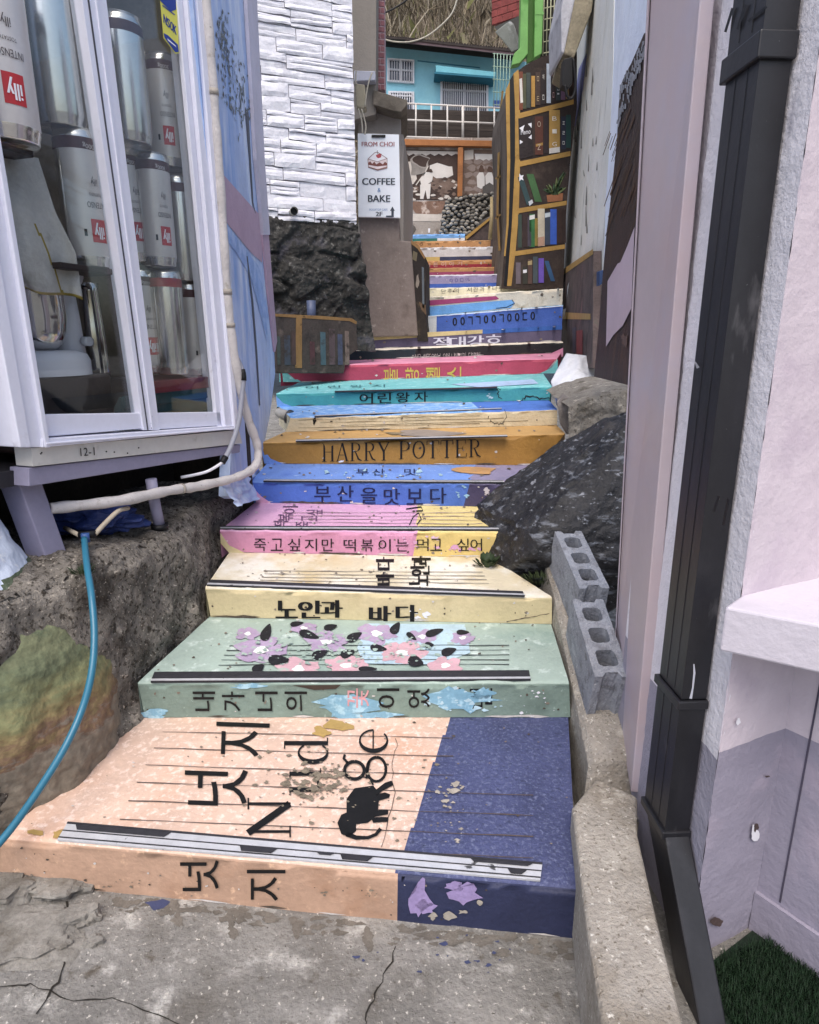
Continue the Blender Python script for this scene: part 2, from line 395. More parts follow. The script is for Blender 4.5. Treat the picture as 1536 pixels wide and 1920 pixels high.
def step_mesh(k, riser_bands, tread_bands, splits=()):
    """riser_bands / tread_bands: fn(u, v) -> material; splits: extra u positions of colour borders"""
    s = ST[k]; mb = MB()
    us = sorted(set([i / 48 for i in range(49)] + list(splits)))
    prof = [('r', 0), ('r', .2), ('r', .4), ('r', .6), ('r', .8), ('r', .93)] + [('n', a) for a in (0, .33, .66, 1)] + [('t', .06), ('t', .2), ('t', .4), ('t', .6), ('t', .8), ('t', 1)]
    rn = .012
    def pt(u, p):
        B = s['BL'].lerp(s['BR'], u); Nn = s['NL'].lerp(s['NR'], u); Tt = s['TL'].lerp(s['TR'], u)
        up = (Nn - B).normalized(); bk = (Tt - Nn).normalized()
        if p[0] == 'r': q = B.lerp(Nn - up * rn, min(p[1] / .93, 1))
        elif p[0] == 't': q = (Nn + bk * rn).lerp(Tt, p[1])
        else:
            a = p[1]; c = Nn - up * rn + bk * rn; th = a * math.pi / 2
            q = c - bk * rn * math.cos(th) + up * rn * math.sin(th)
        fr = V((0, -1, 0)) if p[0] == 'r' else V((0, 0, 1))
        d = .0022 * noise.noise(q * 9 + V((k, 0, 0))) + .0018 * noise.noise(q * 25)
        if p[0] == 'n': return q + V((0, -1, 1)) * (d * 1.6 + .003 * noise.noise(q * 40))
        return q + fr * min(d, .0018)
    i0 = 0; W = len(us)
    for p in prof:
        for u in us: mb.v.append(pt(u, p))
    for j in range(len(prof) - 1):
        pj = prof[j + 1]
        for i in range(W - 1):
            u = (us[i] + us[i + 1]) / 2; a = j * W + i
            if j < 6: mt = riser_bands(u, (prof[j][1] + (prof[j + 1][1] if prof[j + 1][0] == 'r' else .97)) / 2)
            elif j < 9: mt = tread_bands(u, 0) if j > 6 else riser_bands(u, 1)
            else: mt = tread_bands(u, pj[1])
            mb.f.append((a, a + 1, a + W + 1, a + W)); mb.m.append(mb.mi(mt)); mb.sm.append(True)
    # closed right and left flanks down to the ground so the step has body
    for P, T_, B_ in ((s['NL'], s['TL'], s['BL']), (s['NR'], s['TR'], s['BR'])):
        mb.face([P, T_, V((T_.x, T_.y, 0 if k == 0 else B_.z - .03)), V((P.x, P.y, 0 if k == 0 else B_.z - .03))], riser_bands(.02 if P is s['NL'] else .98, .5))
    joint(mb, k, max(1.6, 5 - k * .5)); scuffs(mb, k, max(10, 70 - k * 9))
    return mb
DARKR = mat('dark_rubber', '34343a', rough=.5, var=.15, vs=30)
GRIME = mat('joint_grime', '5b5046', var=.3, vs=40, bump=.3); PALEJ = mat('joint_pale', 'cfcac6', var=.12, vs=40, bump=.3)
def px_of(p):
    d = p - O; f = d.y * CP - d.z * SP; return (768 + FPX * d.x / f, 960 - FPX * (d.y * SP + d.z * CP) / f)
def joint(mb, k, wd, pale=.5):
    s = ST[k]; n = 40; r = rsf(k); runs = []; cur = None
    for i in range(n + 1):
        u = i / n; x, y = px_of(s['BL'].lerp(s['BR'], u)); q = noise.noise(V((u * 9, k * 3.1, 0)))
        t = 1 if q > .1 else (2 if q < -.15 else 0)
        if t and cur and cur[0] == t: cur[1].append((x, y - wd * .6 + random.uniform(-.4, .4) * wd * .5))
        else:
            if cur and len(cur[1]) > 1: runs.append(cur)
            cur = [t, [(x, y - wd * .6)]] if t else None
    if cur and len(cur[1]) > 1: runs.append(cur)
    for t, P in runs: mb.ribbon(P, [wd * random.uniform(.5, 1.3) if 0 < i < len(P) - 1 else .3 for i in range(len(P))], r, PALEJ if t == 1 else GRIME, .0026)
SCUFF = mat('scuff_brown', '8a7d70', var=.25, vs=40, bump=.4)
def scuffs(mb, k, cnt):
    s = ST[k]
    for _ in range(cnt):
        u, v = random.random(), random.uniform(.08, .92); x, y = px_of(s['NL'].lerp(s['NR'], u).lerp(s['TL'].lerp(s['TR'], u), v))
        z = random.uniform(.8, 3.2); mb.decal(blot(x, y, z, z * .5, 8, .9), tsf(k), random.choice((SCUFF, SCUFF, PALEJ, GRIME)), .0031)
    for _ in range(cnt // 2):
        u, v = random.random(), random.uniform(.1, .85); x, y = px_of(s['BL'].lerp(s['BR'], u).lerp(s['NL'].lerp(s['NR'], u), v))
        z = random.uniform(.8, 3.0); mb.decal(blot(x, y, z, z * .8, 8, .9), rsf(k), random.choice((SCUFF, PALEJ, GRIME)), .0025)
def rsf(k): return surf(ST[k]['riser'])
def tsf(k): return surf(ST[k]['tread'])
def nosing(par, k, quad, mt, th=.007, stripes=(), pads=()):
    n = ST[k]['tread'][1]; sf = tsf(k); mb = MB()
    mb.prism([sf(x, y, .001) for x, y in quad], n * th, mt)
    quad = list(quad)
    a, b, c, d = [V((x, y, 0)) for x, y in quad]
    for v0, v1, m2 in stripes:
        q = [a.lerp(d, v0), b.lerp(c, v0), b.lerp(c, v1), a.lerp(d, v1)]
        mb.prism([sf(p.x, p.y, th + .0012) for p in q], n * .002, m2)
    for (x0, x1, v0, v1) in pads:
        P = lambda u, v: a.lerp(b, u).lerp(d.lerp(c, u), v)
        q = [P(x0, v0), P(x1, v0), P(x1 - .01, v1), P(x0 + .008, v1)]
        mb.prism([sf(p.x, p.y, th + .0035) for p in q], n * .0015, DARKR)
    return mb, mb.build('nosing_strip', par)
def grooves(mb, lines, sf, mt, wd=2.0):
    for (x0, y0), (x1, y1) in lines:
        n = 14
        P = [(x0 + (x1 - x0) * i / n, y0 + (y1 - y0) * i / n + random.uniform(-.6, .6)) for i in range(n + 1)]
        mb.ribbon(P, [wd * random.uniform(.35, 1.1) for _ in P], sf, mt, .0032)
PEEL = mat('bare_concrete', '857a69', var=.25, vs=30, bump=.7, bs=60)
OCHRE = paint('b0904a')
LINE = mat('groove_line', '5c4f49', var=.2, vs=30)
def step(k, rb, tb, splits, label):
    mb = step_mesh(k, rb, tb, splits); return mb, label
# --- step 1 peach / navy; lower risers coloured darker than treads, overhead light painted in
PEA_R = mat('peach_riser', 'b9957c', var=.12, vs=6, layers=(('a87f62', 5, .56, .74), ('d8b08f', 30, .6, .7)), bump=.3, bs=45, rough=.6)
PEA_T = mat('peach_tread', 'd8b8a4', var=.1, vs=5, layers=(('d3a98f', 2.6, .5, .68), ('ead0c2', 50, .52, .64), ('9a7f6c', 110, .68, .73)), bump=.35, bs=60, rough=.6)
NAV_R = mat('navy_riser', '2f3555', var=.12, vs=6, bump=.3, rough=.55)
NAV_T = mat('navy_tread', '49507a', var=.1, vs=6, layers=(('353b5c', 2.2, .5, .7), ('646c90', 95, .52, .64), ('3a4060', 60, .55, .68)), bump=.6, bs=70, rough=.5)
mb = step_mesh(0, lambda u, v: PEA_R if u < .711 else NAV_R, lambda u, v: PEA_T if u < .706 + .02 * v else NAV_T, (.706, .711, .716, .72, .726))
sf, rs = tsf(0), rsf(0)
for k in range(7):
    y = 1377 + k * 31 + k * k * .6
    grooves(mb, [((305 - k * 16, y - 4 - k), (1000 if k > 2 else 850, y + 8 + k * 3))], sf, LINE, 1.6 + k * .12)
flakes(mb, 595, 1465, 62, 36, 110, 1.5, 10, sf, PEEL); flakes(mb, 560, 1480, 130, 90, 70, 1, 5, sf, PEEL); flakes(mb, 760, 1500, 110, 80, 26, 1.5, 5, sf, PEEL)
mb.decal(blot(633, 1362, 26, 11), sf, OCHRE); mb.decal(blot(602, 1374, 16, 9), sf, OCHRE, .0036)
mb.decal(blot(68, 1562, 15, 6), sf, OCHRE); mb.decal(blot(112, 1566, 14, 8), sf, OCHRE, .0036)
BARE2 = mat('worn_beige', 'a79f94', var=.2, vs=40)
flakes(mb, 845, 1490, 26, 26, 22, 2, 9, sf, BARE2); flakes(mb, 860, 1555, 45, 40, 14, 1.5, 5, sf, BARE2)
LIL = paint('9a88bb', var=.15)
for c in ((788, 1683, 20, 32), (872, 1672, 26, 22), (800, 1700, 17, 14), (855, 1660, 16, 10)): mb.decal(blot(*c, 18, .6), rs, LIL, .0035)
for c in ((842, 1715, 12, 7), (868, 1708, 10, 4), (812, 1716, 8, 6), (900, 1690, 6, 5)): mb.decal(blot(*c, 12, .6), rs, BARE2, .0037)
flakes(mb, 660, 1672, 60, 10, 12, 1.5, 5, rs, PEEL); flakes(mb, 240, 1655, 150, 12, 14, 1.5, 4, rs, PEEL)
crack(mb, [(745, 1385), (735, 1440), (742, 1500), (715, 1590)], 1.6, sf, LINE)
P1LABEL = 'wide bottom step painted peach with a navy right third'
putrow(mb, '넛지', 375, 1640, 500, 1658, 58, 72, rs, INK, 90, .15)
put(mb, '넛', 405, 1478, 68, 118, sf, INK, 88, 0, bold=.2); put(mb, '지', 455, 1388, 62, 100, sf, INK, 88, 0, bold=.2)
serif(mb, 'N', 505, 1535, 80, 80, sf, INK, 90, 0, 1.0); serif(mb, 'u', 560, 1468, 62, 84, sf, INK, 90); serif(mb, 'd', 574, 1410, 60, 82, sf, INK, 90)
serif(mb, 'g', 678, 1443, 66, 74, sf, INK, 90); serif(mb, 'e', 690, 1390, 60, 76, sf, INK, 90)
# elephant silhouette lying on its side
mb.decal([(650, 1500), (665, 1480), (700, 1475), (712, 1490), (708, 1530), (690, 1545), (665, 1548), (650, 1535)], sf, INK, .0042)
mb.decal([(633, 1545), (640, 1530), (652, 1525), (668, 1532), (668, 1560), (655, 1572), (640, 1566)], sf, INK, .0045)
for q in ([(704, 1484), (722, 1470), (734, 1466), (738, 1474), (716, 1486), (706, 1496)], [(706, 1492), (722, 1488), (732, 1492), (730, 1498), (710, 1504)],
          [(700, 1524), (716, 1520), (728, 1521), (728, 1529), (704, 1534)], [(696, 1536), (716, 1534), (728, 1535), (728, 1543), (700, 1545)]): mb.decal(q, sf, INK, .0048)
mb.ribbon([(650, 1566), (668, 1573), (690, 1573), (705, 1567), (714, 1556)], [10, 8, 6, 6, 7], sf, INK, .0045)
mb.ribbon([(700, 1474), (694, 1462), (688, 1458)], 3, sf, INK, .0045)
p1 = mb.build('step', stair); tag(p1, P1LABEL)
m_, st_ = nosing(p1, 0, [(128, 1545), (1017, 1622), (1013, 1654), (108, 1578)], ALU, .006, ((.0, .10, DARKR), (.46, .5, DARKR), (.84, .89, DARKR)), ((.02, .22, .14, .4), (.37, .45, .5, .8), (.53, .57, .5, .64), (.58, .65, .5, .8), (.85, .98, .15, .3), (.93, .97, .55, .8)))

# --- step 2 grey green
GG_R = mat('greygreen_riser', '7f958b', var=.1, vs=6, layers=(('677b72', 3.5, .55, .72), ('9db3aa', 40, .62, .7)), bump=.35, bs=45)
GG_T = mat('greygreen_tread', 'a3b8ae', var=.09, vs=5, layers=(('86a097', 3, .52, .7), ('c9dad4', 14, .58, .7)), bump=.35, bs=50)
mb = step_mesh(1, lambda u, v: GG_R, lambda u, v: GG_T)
sf, rs = tsf(1), rsf(1)
SKYB = paint('7fb4cf', layers=(('a8d2e4', 25, .5, .6),)); FL = paint('b09abc', layers=(('a3b8ae', 26, .54, .64),)); FP = paint('d2a6b2', layers=(('a3b8ae', 26, .55, .65),)); FB = paint('b4d2e2', layers=(('a3b8ae', 18, .56, .66),)); FW = paint('eef0f0')
mb.decal([(690, 1170), (872, 1172), (882, 1225), (820, 1248), (680, 1245), (670, 1215)], sf, FB, .003)
def flower(x, y, r, mt, off):
    for k in range(5):
        a = 6.283 * k / 5 + x * .1
        mb.decal(blot(x + math.cos(a) * r * .58, y + math.sin(a) * r * .28, r * .42, r * .22, 16, .25), sf, mt, off + .0002 * k)
    mb.decal(blot(x, y, r * .26, r * .13, 12, .15), sf, FW, off + .0014)
for x, y, r, mt in ((490, 1221, 52, FL), (612, 1206, 42, FL), (706, 1190, 40, FL), (792, 1196, 28, FL), (755, 1226, 46, FP), (650, 1250, 42, FP), (560, 1256, 44, FP), (835, 1250, 34, FP), (868, 1198, 24, FL), (465, 1190, 24, FL), (570, 1180, 26, FL)): flower(x, y, r, mt, .0034 + random.random() * .0008)
flakes(mb, 640, 1222, 190, 34, 190, 1.2, 6, sf, GG_T, .5, .0052)
LEAF = mat('painted_leaf', '23232a', var=.3, vs=40, layers=(('6b6f74', 60, .64, .7),))
for x, y, l, wd, a in ((500, 1188, 19, 9, -70), (580, 1193, 20, 8, 20), (557, 1172, 13, 5, -10), (620, 1178, 13, 6, -15), (523, 1240, 20, 10, 0), (600, 1229, 16, 8, -25), (665, 1196, 16, 8, -30), (652, 1228, 14, 8, -20), (742, 1180, 14, 8, -60), (710, 1218, 16, 7, 10), (815, 1188, 18, 7, -20), (805, 1212, 9, 6, 0), (780, 1243, 15, 11, 20), (842, 1224, 15, 8, -20), (868, 1188, 12, 5, 0), (485, 1256, 13, 9, -40), (690, 1257, 18, 5, 0), (772, 1196, 12, 5, 40)):
    P = []
    for k in range(14):
        t = 6.283 * k / 14; u = l * math.cos(t); q = wd * math.sin(t) * (1 - .45 * math.cos(t))
        P.append((x + u * math.cos(R(a)) - q * math.sin(R(a)), y + (u * math.sin(R(a)) + q * math.cos(R(a))) * .9))
    mb.decal(P, sf, LEAF, .0066)
grooves(mb, [((430 - k * 5, 1212 + k * 9), (955, 1211 + k * 9)) for k in range(5)], sf, mat('groove_dark', '3d4243'), 1.7)
for c in ((655, 1325, 60, 20), (860, 1312, 62, 20), (700, 1340, 40, 7), (905, 1300, 22, 10), (468, 1285, 34, 4), (290, 1338, 26, 9)): mb.decal(blot(*c, 22, .7), rs, SKYB, .0034)
flakes(mb, 860, 1312, 90, 24, 24, 2, 8, rs, paint('b9d9e6')); flakes(mb, 1000, 1320, 50, 30, 14, 1, 4, rs, WHITE)
mb.decal([(548, 1284), (640, 1283), (630, 1291), (590, 1293)], rs, mat('dirt_dark', '473b33'), .0036)
P2LABEL = 'grey green step with painted flowers and black leaves'
for ch, x in zip('내가너의', (383, 438, 500, 555)): put(mb, ch, x, 1314, 36, 42, rs, INK, 90, bold=.5)
put(mb, '꽃', 672, 1308, 36, 40, rs, paint('d99aa0'), 90, bold=.4)
for ch, x in zip('이었으면', (728, 785, 843, 902)): put(mb, ch, x, 1308, 36, 42, rs, INK, 90, bold=.5, off=.0028 if x > 830 else .004)
p2 = mb.build('step', stair); tag(p2, P2LABEL)
nosing(p2, 1, [(290, 1263), (992, 1260), (995, 1277), (283, 1281)], DARKR, .007, ((.78, .96, ALU),))
# --- step 3 cream
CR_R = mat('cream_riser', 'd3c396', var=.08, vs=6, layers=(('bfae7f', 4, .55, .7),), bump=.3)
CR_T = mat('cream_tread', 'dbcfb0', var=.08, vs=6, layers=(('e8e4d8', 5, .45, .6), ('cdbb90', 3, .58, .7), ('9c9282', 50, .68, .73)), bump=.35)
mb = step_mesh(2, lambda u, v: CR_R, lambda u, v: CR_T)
sf, rs = tsf(2), rsf(2)
grooves(mb, [((500 - k * 4, 1071 + k * 6), (905 + k * 4, 1074 + k * 7)) for k in range(4)], sf, mat('groove_pale', '9a9184'), 1.6)
grooves(mb, [((950, 1165), (1030, 1150))], rs, LINE, 2)
flakes(mb, 785, 1150, 30, 12, 8, 2, 8, rs, WHITE); flakes(mb, 600, 1075, 200, 22, 14, 1.5, 5, sf, mat('scuff_grey', '8e867b'))
P3LABEL = 'pale cream step with thick black brush lettering'
for ch, x, y in (('노', 538, 1142), ('인', 580, 1142), ('과', 622, 1141), ('바', 713, 1152), ('다', 763, 1150)): put(mb, ch, x, y, 38, 33, rs, INK, bold=2.2)
putrow(mb, '바다', 722, 1087, 722, 1058, 22, 34, sf, INK, 90, 1.4); putrow(mb, '노인과', 785, 1090, 790, 1054, 17, 36, sf, INK, 90, 1.2)
p3 = mb.build('step', stair); tag(p3, P3LABEL)
nosing(p3, 2, [(396, 1090), (980, 1112), (984, 1120), (388, 1100)], DARKR, .008, ((.7, .95, ALU),))
# --- step 4 pink / yellow
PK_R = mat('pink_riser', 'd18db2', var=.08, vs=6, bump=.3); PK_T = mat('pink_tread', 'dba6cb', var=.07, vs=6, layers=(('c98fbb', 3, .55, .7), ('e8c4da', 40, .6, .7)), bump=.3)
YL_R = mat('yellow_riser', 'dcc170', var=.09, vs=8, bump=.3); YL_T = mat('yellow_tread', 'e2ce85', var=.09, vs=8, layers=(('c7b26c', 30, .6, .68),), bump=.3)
mb = step_mesh(3, lambda u, v: PK_R if u < .715 else YL_R, lambda u, v: PK_T if u < .715 - .03 * v else YL_T, (.715, .70, .69, .685))
sf, rs = tsf(3), rsf(3)
mb.decal([(414, 999), (430, 1022), (470, 1041), (432, 1038), (414, 1018)], rs, CR_R, .0035)
flakes(mb, 760, 1020, 25, 14, 9, 2, 6, rs, PK_T); flakes(mb, 840, 1030, 60, 8, 10, 2, 9, rs, PK_T); flakes(mb, 815, 1005, 15, 6, 4, 3, 8, rs, paint('e8c4da'))
grooves(mb, [((530, 962 + 6 * k), (905, 962 + 7 * k)) for k in range(4)], sf, mat('groove_pink', '9b7f86'), 1.1)
P4LABEL = 'pink step whose right part is yellow, with thin lettering'
putrow(mb, '죽고싶지만', 488, 1021, 615, 1021, 23, 23, rs, INK); putrow(mb, '떡볶이는', 656, 1022, 754, 1022, 23, 23, rs, INK); putrow(mb, '먹고 싶어', 793, 1021, 893, 1021, 22, 23, rs, INK)
PLUM = mat('plum_lettering', '6d4a6d', var=.2)
putrow(mb, '떡볶이', 527, 985, 545, 957, 14, 28, sf, PLUM, 90); putrow(mb, '죽고싶', 570, 984, 590, 962, 10, 30, sf, PLUM, 90)
mb.ribbon([(768, 985), (775, 970), (785, 962), (790, 974), (782, 984)], 2, sf, INK); mb.ribbon([(762, 955), (790, 951), (793, 958), (780, 959)], 2, sf, INK)
p4 = mb.build('step', stair); tag(p4, P4LABEL)
nosing(p4, 3, [(415, 989), (932, 990), (936, 996), (413, 994)], DARKR, .008, ((.6, .95, ALU),))
# --- step 5 blue / purple
BL_R = mat('blue_riser', '4a72cc', var=.09, vs=6, layers=(('3a5fb4', 4, .55, .7),), bump=.3); BL_T = mat('blue_tread', '6f97e2', var=.08, vs=6, layers=(('9dbbe8', 22, .62, .7), ('557cd0', 3, .55, .7)), bump=.3)
PU_R = mat('purple_riser', '4a4468', var=.1, vs=8, bump=.3); PU_T = mat('mauve_tread', '8d87a8', var=.1, vs=8, layers=(('a79ba8', 20, .6, .7),), bump=.3)
mb = step_mesh(4, lambda u, v: BL_R if u < .87 else PU_R, lambda u, v: BL_T if u < .865 - .08 * v else PU_T, (.87, .865, .85, .83, .80, .79))
sf, rs = tsf(4), rsf(4)
mb.decal([(471, 910), (481, 942), (512, 945), (490, 930)], rs, PK_T, .0034); ORG = paint('c2935a', layers=(('a88a70', 30, .55, .65),)); mb.decal(blot(892, 883, 38, 8, 20, .05), sf, ORG, .0036)
flakes(mb, 870, 925, 15, 18, 8, 2, 6, rs, paint('8fbde0')); flakes(mb, 905, 925, 16, 10, 5, 2, 8, rs, paint('c9c2cc')); flakes(mb, 720, 888, 120, 8, 18, 2, 8, sf, paint('9fc6d8'))
P5LABEL = 'bright blue step with a dark purple right end'
for ch, x, y in zip('부산을맛보다', (605, 648, 692, 735, 778, 822), (927, 925, 929, 931, 931, 929)): put(mb, ch, x, y, 30, 30, rs, mat('navy_lettering', '1d2350'), bold=.4)
putrow(mb, '부산 맛', 680, 886, 770, 886, 24, 12, sf, mat('navy_lettering', '1d2350'), 0)
p5 = mb.build('step', stair); tag(p5, P5LABEL)
nosing(p5, 4, [(498, 901), (944, 903), (946, 907), (494, 904)], DARKR, .007, ((.45, .9, ALU),))
# --- step 6 mustard
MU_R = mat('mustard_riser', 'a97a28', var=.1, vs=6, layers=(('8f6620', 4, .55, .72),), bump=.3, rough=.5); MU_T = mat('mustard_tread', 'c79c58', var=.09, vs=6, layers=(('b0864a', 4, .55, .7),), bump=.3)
mb = step_mesh(5, lambda u, v: MU_R, lambda u, v: MU_T); sf, rs = tsf(5), rsf(5)
mb.decal([(488, 834), (496, 869), (536, 871), (508, 860)], rs, BL_T, .0034); mb.decal(blot(800, 813, 60, 6, 20, .05), sf, paint('96897e'), .0035); mb.decal([(720, 811), (760, 812), (745, 816), (735, 816)], sf, paint('8b7a5a'), .004)
flakes(mb, 640, 865, 3, 2, 2, 2, 4, rs, WHITE)
P6LABEL = 'mustard step with large black serif capitals'
serif(mb, 'HARRY', 668, 847, 130, 34, rs, INK, 0, -.02); serif(mb, 'POTTER', 825, 842, 158, 33, rs, INK, 0, -.028); p6 = mb.build('step', stair); tag(p6, P6LABEL)
nosing(p6, 5, [(555, 826), (950, 817), (952, 820), (555, 829)], DARKR, .006, ((.4, .95, ALU),))
# --- step 7 painted page edges
PG = mat('page_edge_paint', 'd6c9a8', var=.1, vs=8, layers=(('8f7f5f', 26, .58, .66, (.25, .25, 6)),), bump=.5, bs=40)
B7 = mat('skyblue_tread', '6ba3e6', var=.1, vs=8, layers=(('bcd8ee', 18, .5, .62, (1, 3, 1)),), bump=.3); B7b = paint('4a78d0')
mb = step_mesh(6, lambda u, v: PG, lambda u, v: B7 if u < .73 else B7b, (.73,)); rs = rsf(6); sf = tsf(6)
grooves(mb, [((560 + 40 * (k % 3), 788 + 5 * k - (560 - 545) * .03), (900 + 45 * (k % 3), 779 + 5 * k)) for k in range(4)], rs, mat('page_line', '7a6a4c'), 1.1)
crack(mb, [(945, 768), (948, 785), (935, 797)], 1.4, rs); crack(mb, [(915, 782), (925, 793), (945, 795)], 1.4, rs)
mb.decal(blot(590, 789, 3, 6), rs, INK)
p7 = mb.build('step', stair); tag(p7, 'narrow step with a page edge front and sky blue top')
nosing(p7, 6, [(590, 780), (940, 766), (941, 768), (590, 782)], DARKR, .005, ((.4, .95, ALU),))
# --- step 8 cyan
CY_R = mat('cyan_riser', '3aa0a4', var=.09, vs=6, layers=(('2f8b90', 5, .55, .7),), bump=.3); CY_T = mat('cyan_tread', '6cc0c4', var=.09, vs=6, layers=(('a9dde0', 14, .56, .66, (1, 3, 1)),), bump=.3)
mb = step_mesh(7, lambda u, v: CY_R, lambda u, v: CY_T); sf, rs = tsf(7), rsf(7)
mb.decal([(518, 742), (520, 763), (552, 763), (532, 756)], rs, B7, .0034); mb.decal([(845, 721), (1000, 712), (1010, 720), (900, 727)], sf, paint('a9c6ea'), .0036); flakes(mb, 918, 741, 6, 5, 3, 2, 5, rs, paint('bfe0e2'))
crack(mb, [(935, 728), (932, 737), (942, 748)], 1.6, rs); crack(mb, [(975, 752), (985, 743), (1015, 746), (1030, 747)], 2.2, rs)
P8LABEL = 'turquoise step with small black lettering'
putrow(mb, '어린왕자', 687, 747, 790, 744, 25, 19, rs, INK, bold=.3, slope=-.02); putrow(mb, '어린왕지', 585, 727, 710, 724, 24, 5, sf, mat('teal_lettering', '2f6f78')); p8 = mb.build('step', stair); tag(p8, P8LABEL)
nosing(p8, 7, [(628, 734), (932, 726), (933, 728), (628, 736)], DARKR, .004)
# --- step 9 red
RD_R = mat('crimson_riser', 'b83c5c', var=.09, vs=6, layers=(('9c2f4c', 4, .56, .7),), bump=.3, rough=.5); RD_T = paint('d98aa8')
mb = step_mesh(8, lambda u, v: RD_R, lambda u, v: RD_T); rs = rsf(8)
mb.decal([(524, 688), (540, 700), (566, 716), (524, 716)], rs, CY_T, .0035); mb.decal([(1046, 674), (1034, 690), (1012, 700), (1046, 700)], rs, CY_T, .0035)
P9LABEL = 'crimson step with yellow lettering turned on its side'
YEL = paint('d8b440')
for ch, x, y in zip('불량헬스', (733, 773, 812, 852), (703, 702, 701, 700)): put(mb, ch, x, y, 24, 26, rs, YEL, 90, bold=.7)
p9 = mb.build('step', stair); tag(p9, P9LABEL)
# --- steps 10-20
def band(pairs, split=None):
    def f(u, v):
        for lim, m in pairs:
            if v <= lim: return m(u) if callable(m) else m
        return pairs[-1][1]
    return f
WL_ = paint('d9dbe2'); 
def upstep(k, pairs, tread, label, splits=(), letters=None, extra=None):
    mb = step_mesh(k, band(pairs), lambda u, v: tread, splits)
    if extra: extra(mb, rsf(k))
    if letters: letters(mb, rsf(k))
    o = mb.build('step', stair); tag(o, label)
    return o
DT = mat('darkteal_riser', '1f3038', var=.1, vs=7, bump=.3, rough=.5); DT2 = mat('charcoal_riser', '262a2c', var=.1, vs=7, bump=.3)
GREYL = paint('9a9a96')
upstep(9, [(1.1, lambda u: DT if u < .34 else DT2)], paint('e6dcc8'), 'very dark teal step with one row of small grey lettering', (.34,),
       lambda mb, rs: putrow(mb, '인생은 책을 얼마나 읽었느냐에 따라 달라진다', 776, 672, 898, 668, 7, 16, rs, GREYL),
       lambda mb, rs: (mb.decal([(1030, 664), (1056, 652), (1056, 668), (1035, 674)], rs, paint('d992b4'), .0035)))
PUR = mat('greypurple_riser', '5f5775', var=.1, vs=6, bump=.3)
upstep(10, [(.93, PUR), (1.1, WL_)], paint('c9b98a'), 'grey purple step with big pale lettering', (),
       lambda mb, rs: [put(mb, ch, x, y, 30, 22, rs, paint('c6c6dc'), 0, -.02, bold=.8) for ch, x, y in zip('절대강호', (828, 858, 892, 926), (643, 642, 640, 638))],
       lambda mb, rs: (mb.decal([(674, 629), (905, 618), (905, 625), (700, 638)], rs, paint('c4b27e'), .003), mb.decal([(905, 618), (1054, 610), (1054, 618), (905, 626)], rs, paint('2f62b8'), .003)))
COB = mat('cobalt_riser', '4066c4', var=.1, vs=6, layers=(('5f8ae0', 5, .56, .7),), bump=.3); WB = paint('cdd6e4')
upstep(11, [(.97, lambda u: WB if u < .15 else COB), (1.1, WL_)], paint('7fb4e2'), 'cobalt step with a white left end and round letters', (.15,),
       lambda mb, rs: [put(mb, ch, 853 + 14.6 * i, 603 - 1.1 * i, 8, 15, rs, INK, 0, bold=.3) for i, ch in enumerate('00ㄱㄱ00ㄱ00ㄷ0')])
PGS = mat('pale_page_paint', 'dcd2be', var=.1, vs=8, layers=(('b8ab92', 10, .55, .68),), bump=.4)
def x13(mb, rs):
    mb.decal([(803, 592), (803, 575), (960, 562), (966, 568), (958, 577)], rs, paint('69a6e0'), .003)
    mb.decal([(803, 573), (803, 563), (930, 555), (936, 560), (930, 562)], rs, paint('a83c72'), .0034)
    mb.ribbon([(930, 578), (950, 576), (965, 569), (960, 562)], 1.4, rs, INK, .0045)
upstep(12, [(1.1, PGS)], paint('e2dccb'), 'pale step painted with a magenta and a light blue book tag', (), None, x13)
upstep(13, [(1.1, paint('e2dcc0'))], paint('dcd6c2'), 'thin cream step with a row of grey letters', (),
       lambda mb, rs: putrow(mb, '단추의 시간과 나무', 832, 546, 940, 540, 9, 9, rs, paint('6b6a60')))
LAV = paint('9a92bd'); upstep(14, [(.45, COB), (.93, LAV), (1.1, WL_)], WL_, 'step with a lavender band above a blue band', (),
       lambda mb, rs: putrow(mb, '00ㅁ여', 846, 526, 876, 524, 6, 7, rs, paint('6a64a0')))
MAG = paint('a03c66'); OR = paint('c08a52'); upstep(15, [(.6, MAG), (1.1, OR)], OR, 'magenta step under a tan strip')
DR = paint('a02840'); upstep(16, [(.62, DR), (1.1, OR)], OR, 'dark red step with small pale writing', (),
       lambda mb, rs: putrow(mb, '어른이야기', 802, 497, 862, 494, 9, 8, rs, paint('d9b9b4')))
upstep(17, [(.45, lambda u: YL_R if u < .27 else NAVYP), (1.1, WL_)], WL_, 'white topped step with yellow and navy front', (.27,))
upstep(18, [(1.1, OR)], paint('a8814e'), 'plain tan brown step high on the stairs', (), lambda mb, rs: putrow(mb, 'ㅇ여버', 790, 458, 820, 457, 6, 5, rs, paint('5c4428')))
TEA = paint('1f7468'); upstep(19, [(.5, lambda u: TEA if u < .55 else WL_), (1.1, paint('6aa4e4'))], paint('6aa4e4'), 'topmost step, light blue above green and white', (.55,))
# landing behind the last step
mb = MB(); z = ST[-1]['NL'].z
mb.prism([(-1.2, 9.9, z - .01), (2.5, 9.9, z - .01), (2.5, 13.2, z - .01), (-1.2, 13.2, z - .01)], (0, 0, -.2), CONC)
tag(mb.build('upper_path'), kind='structure')
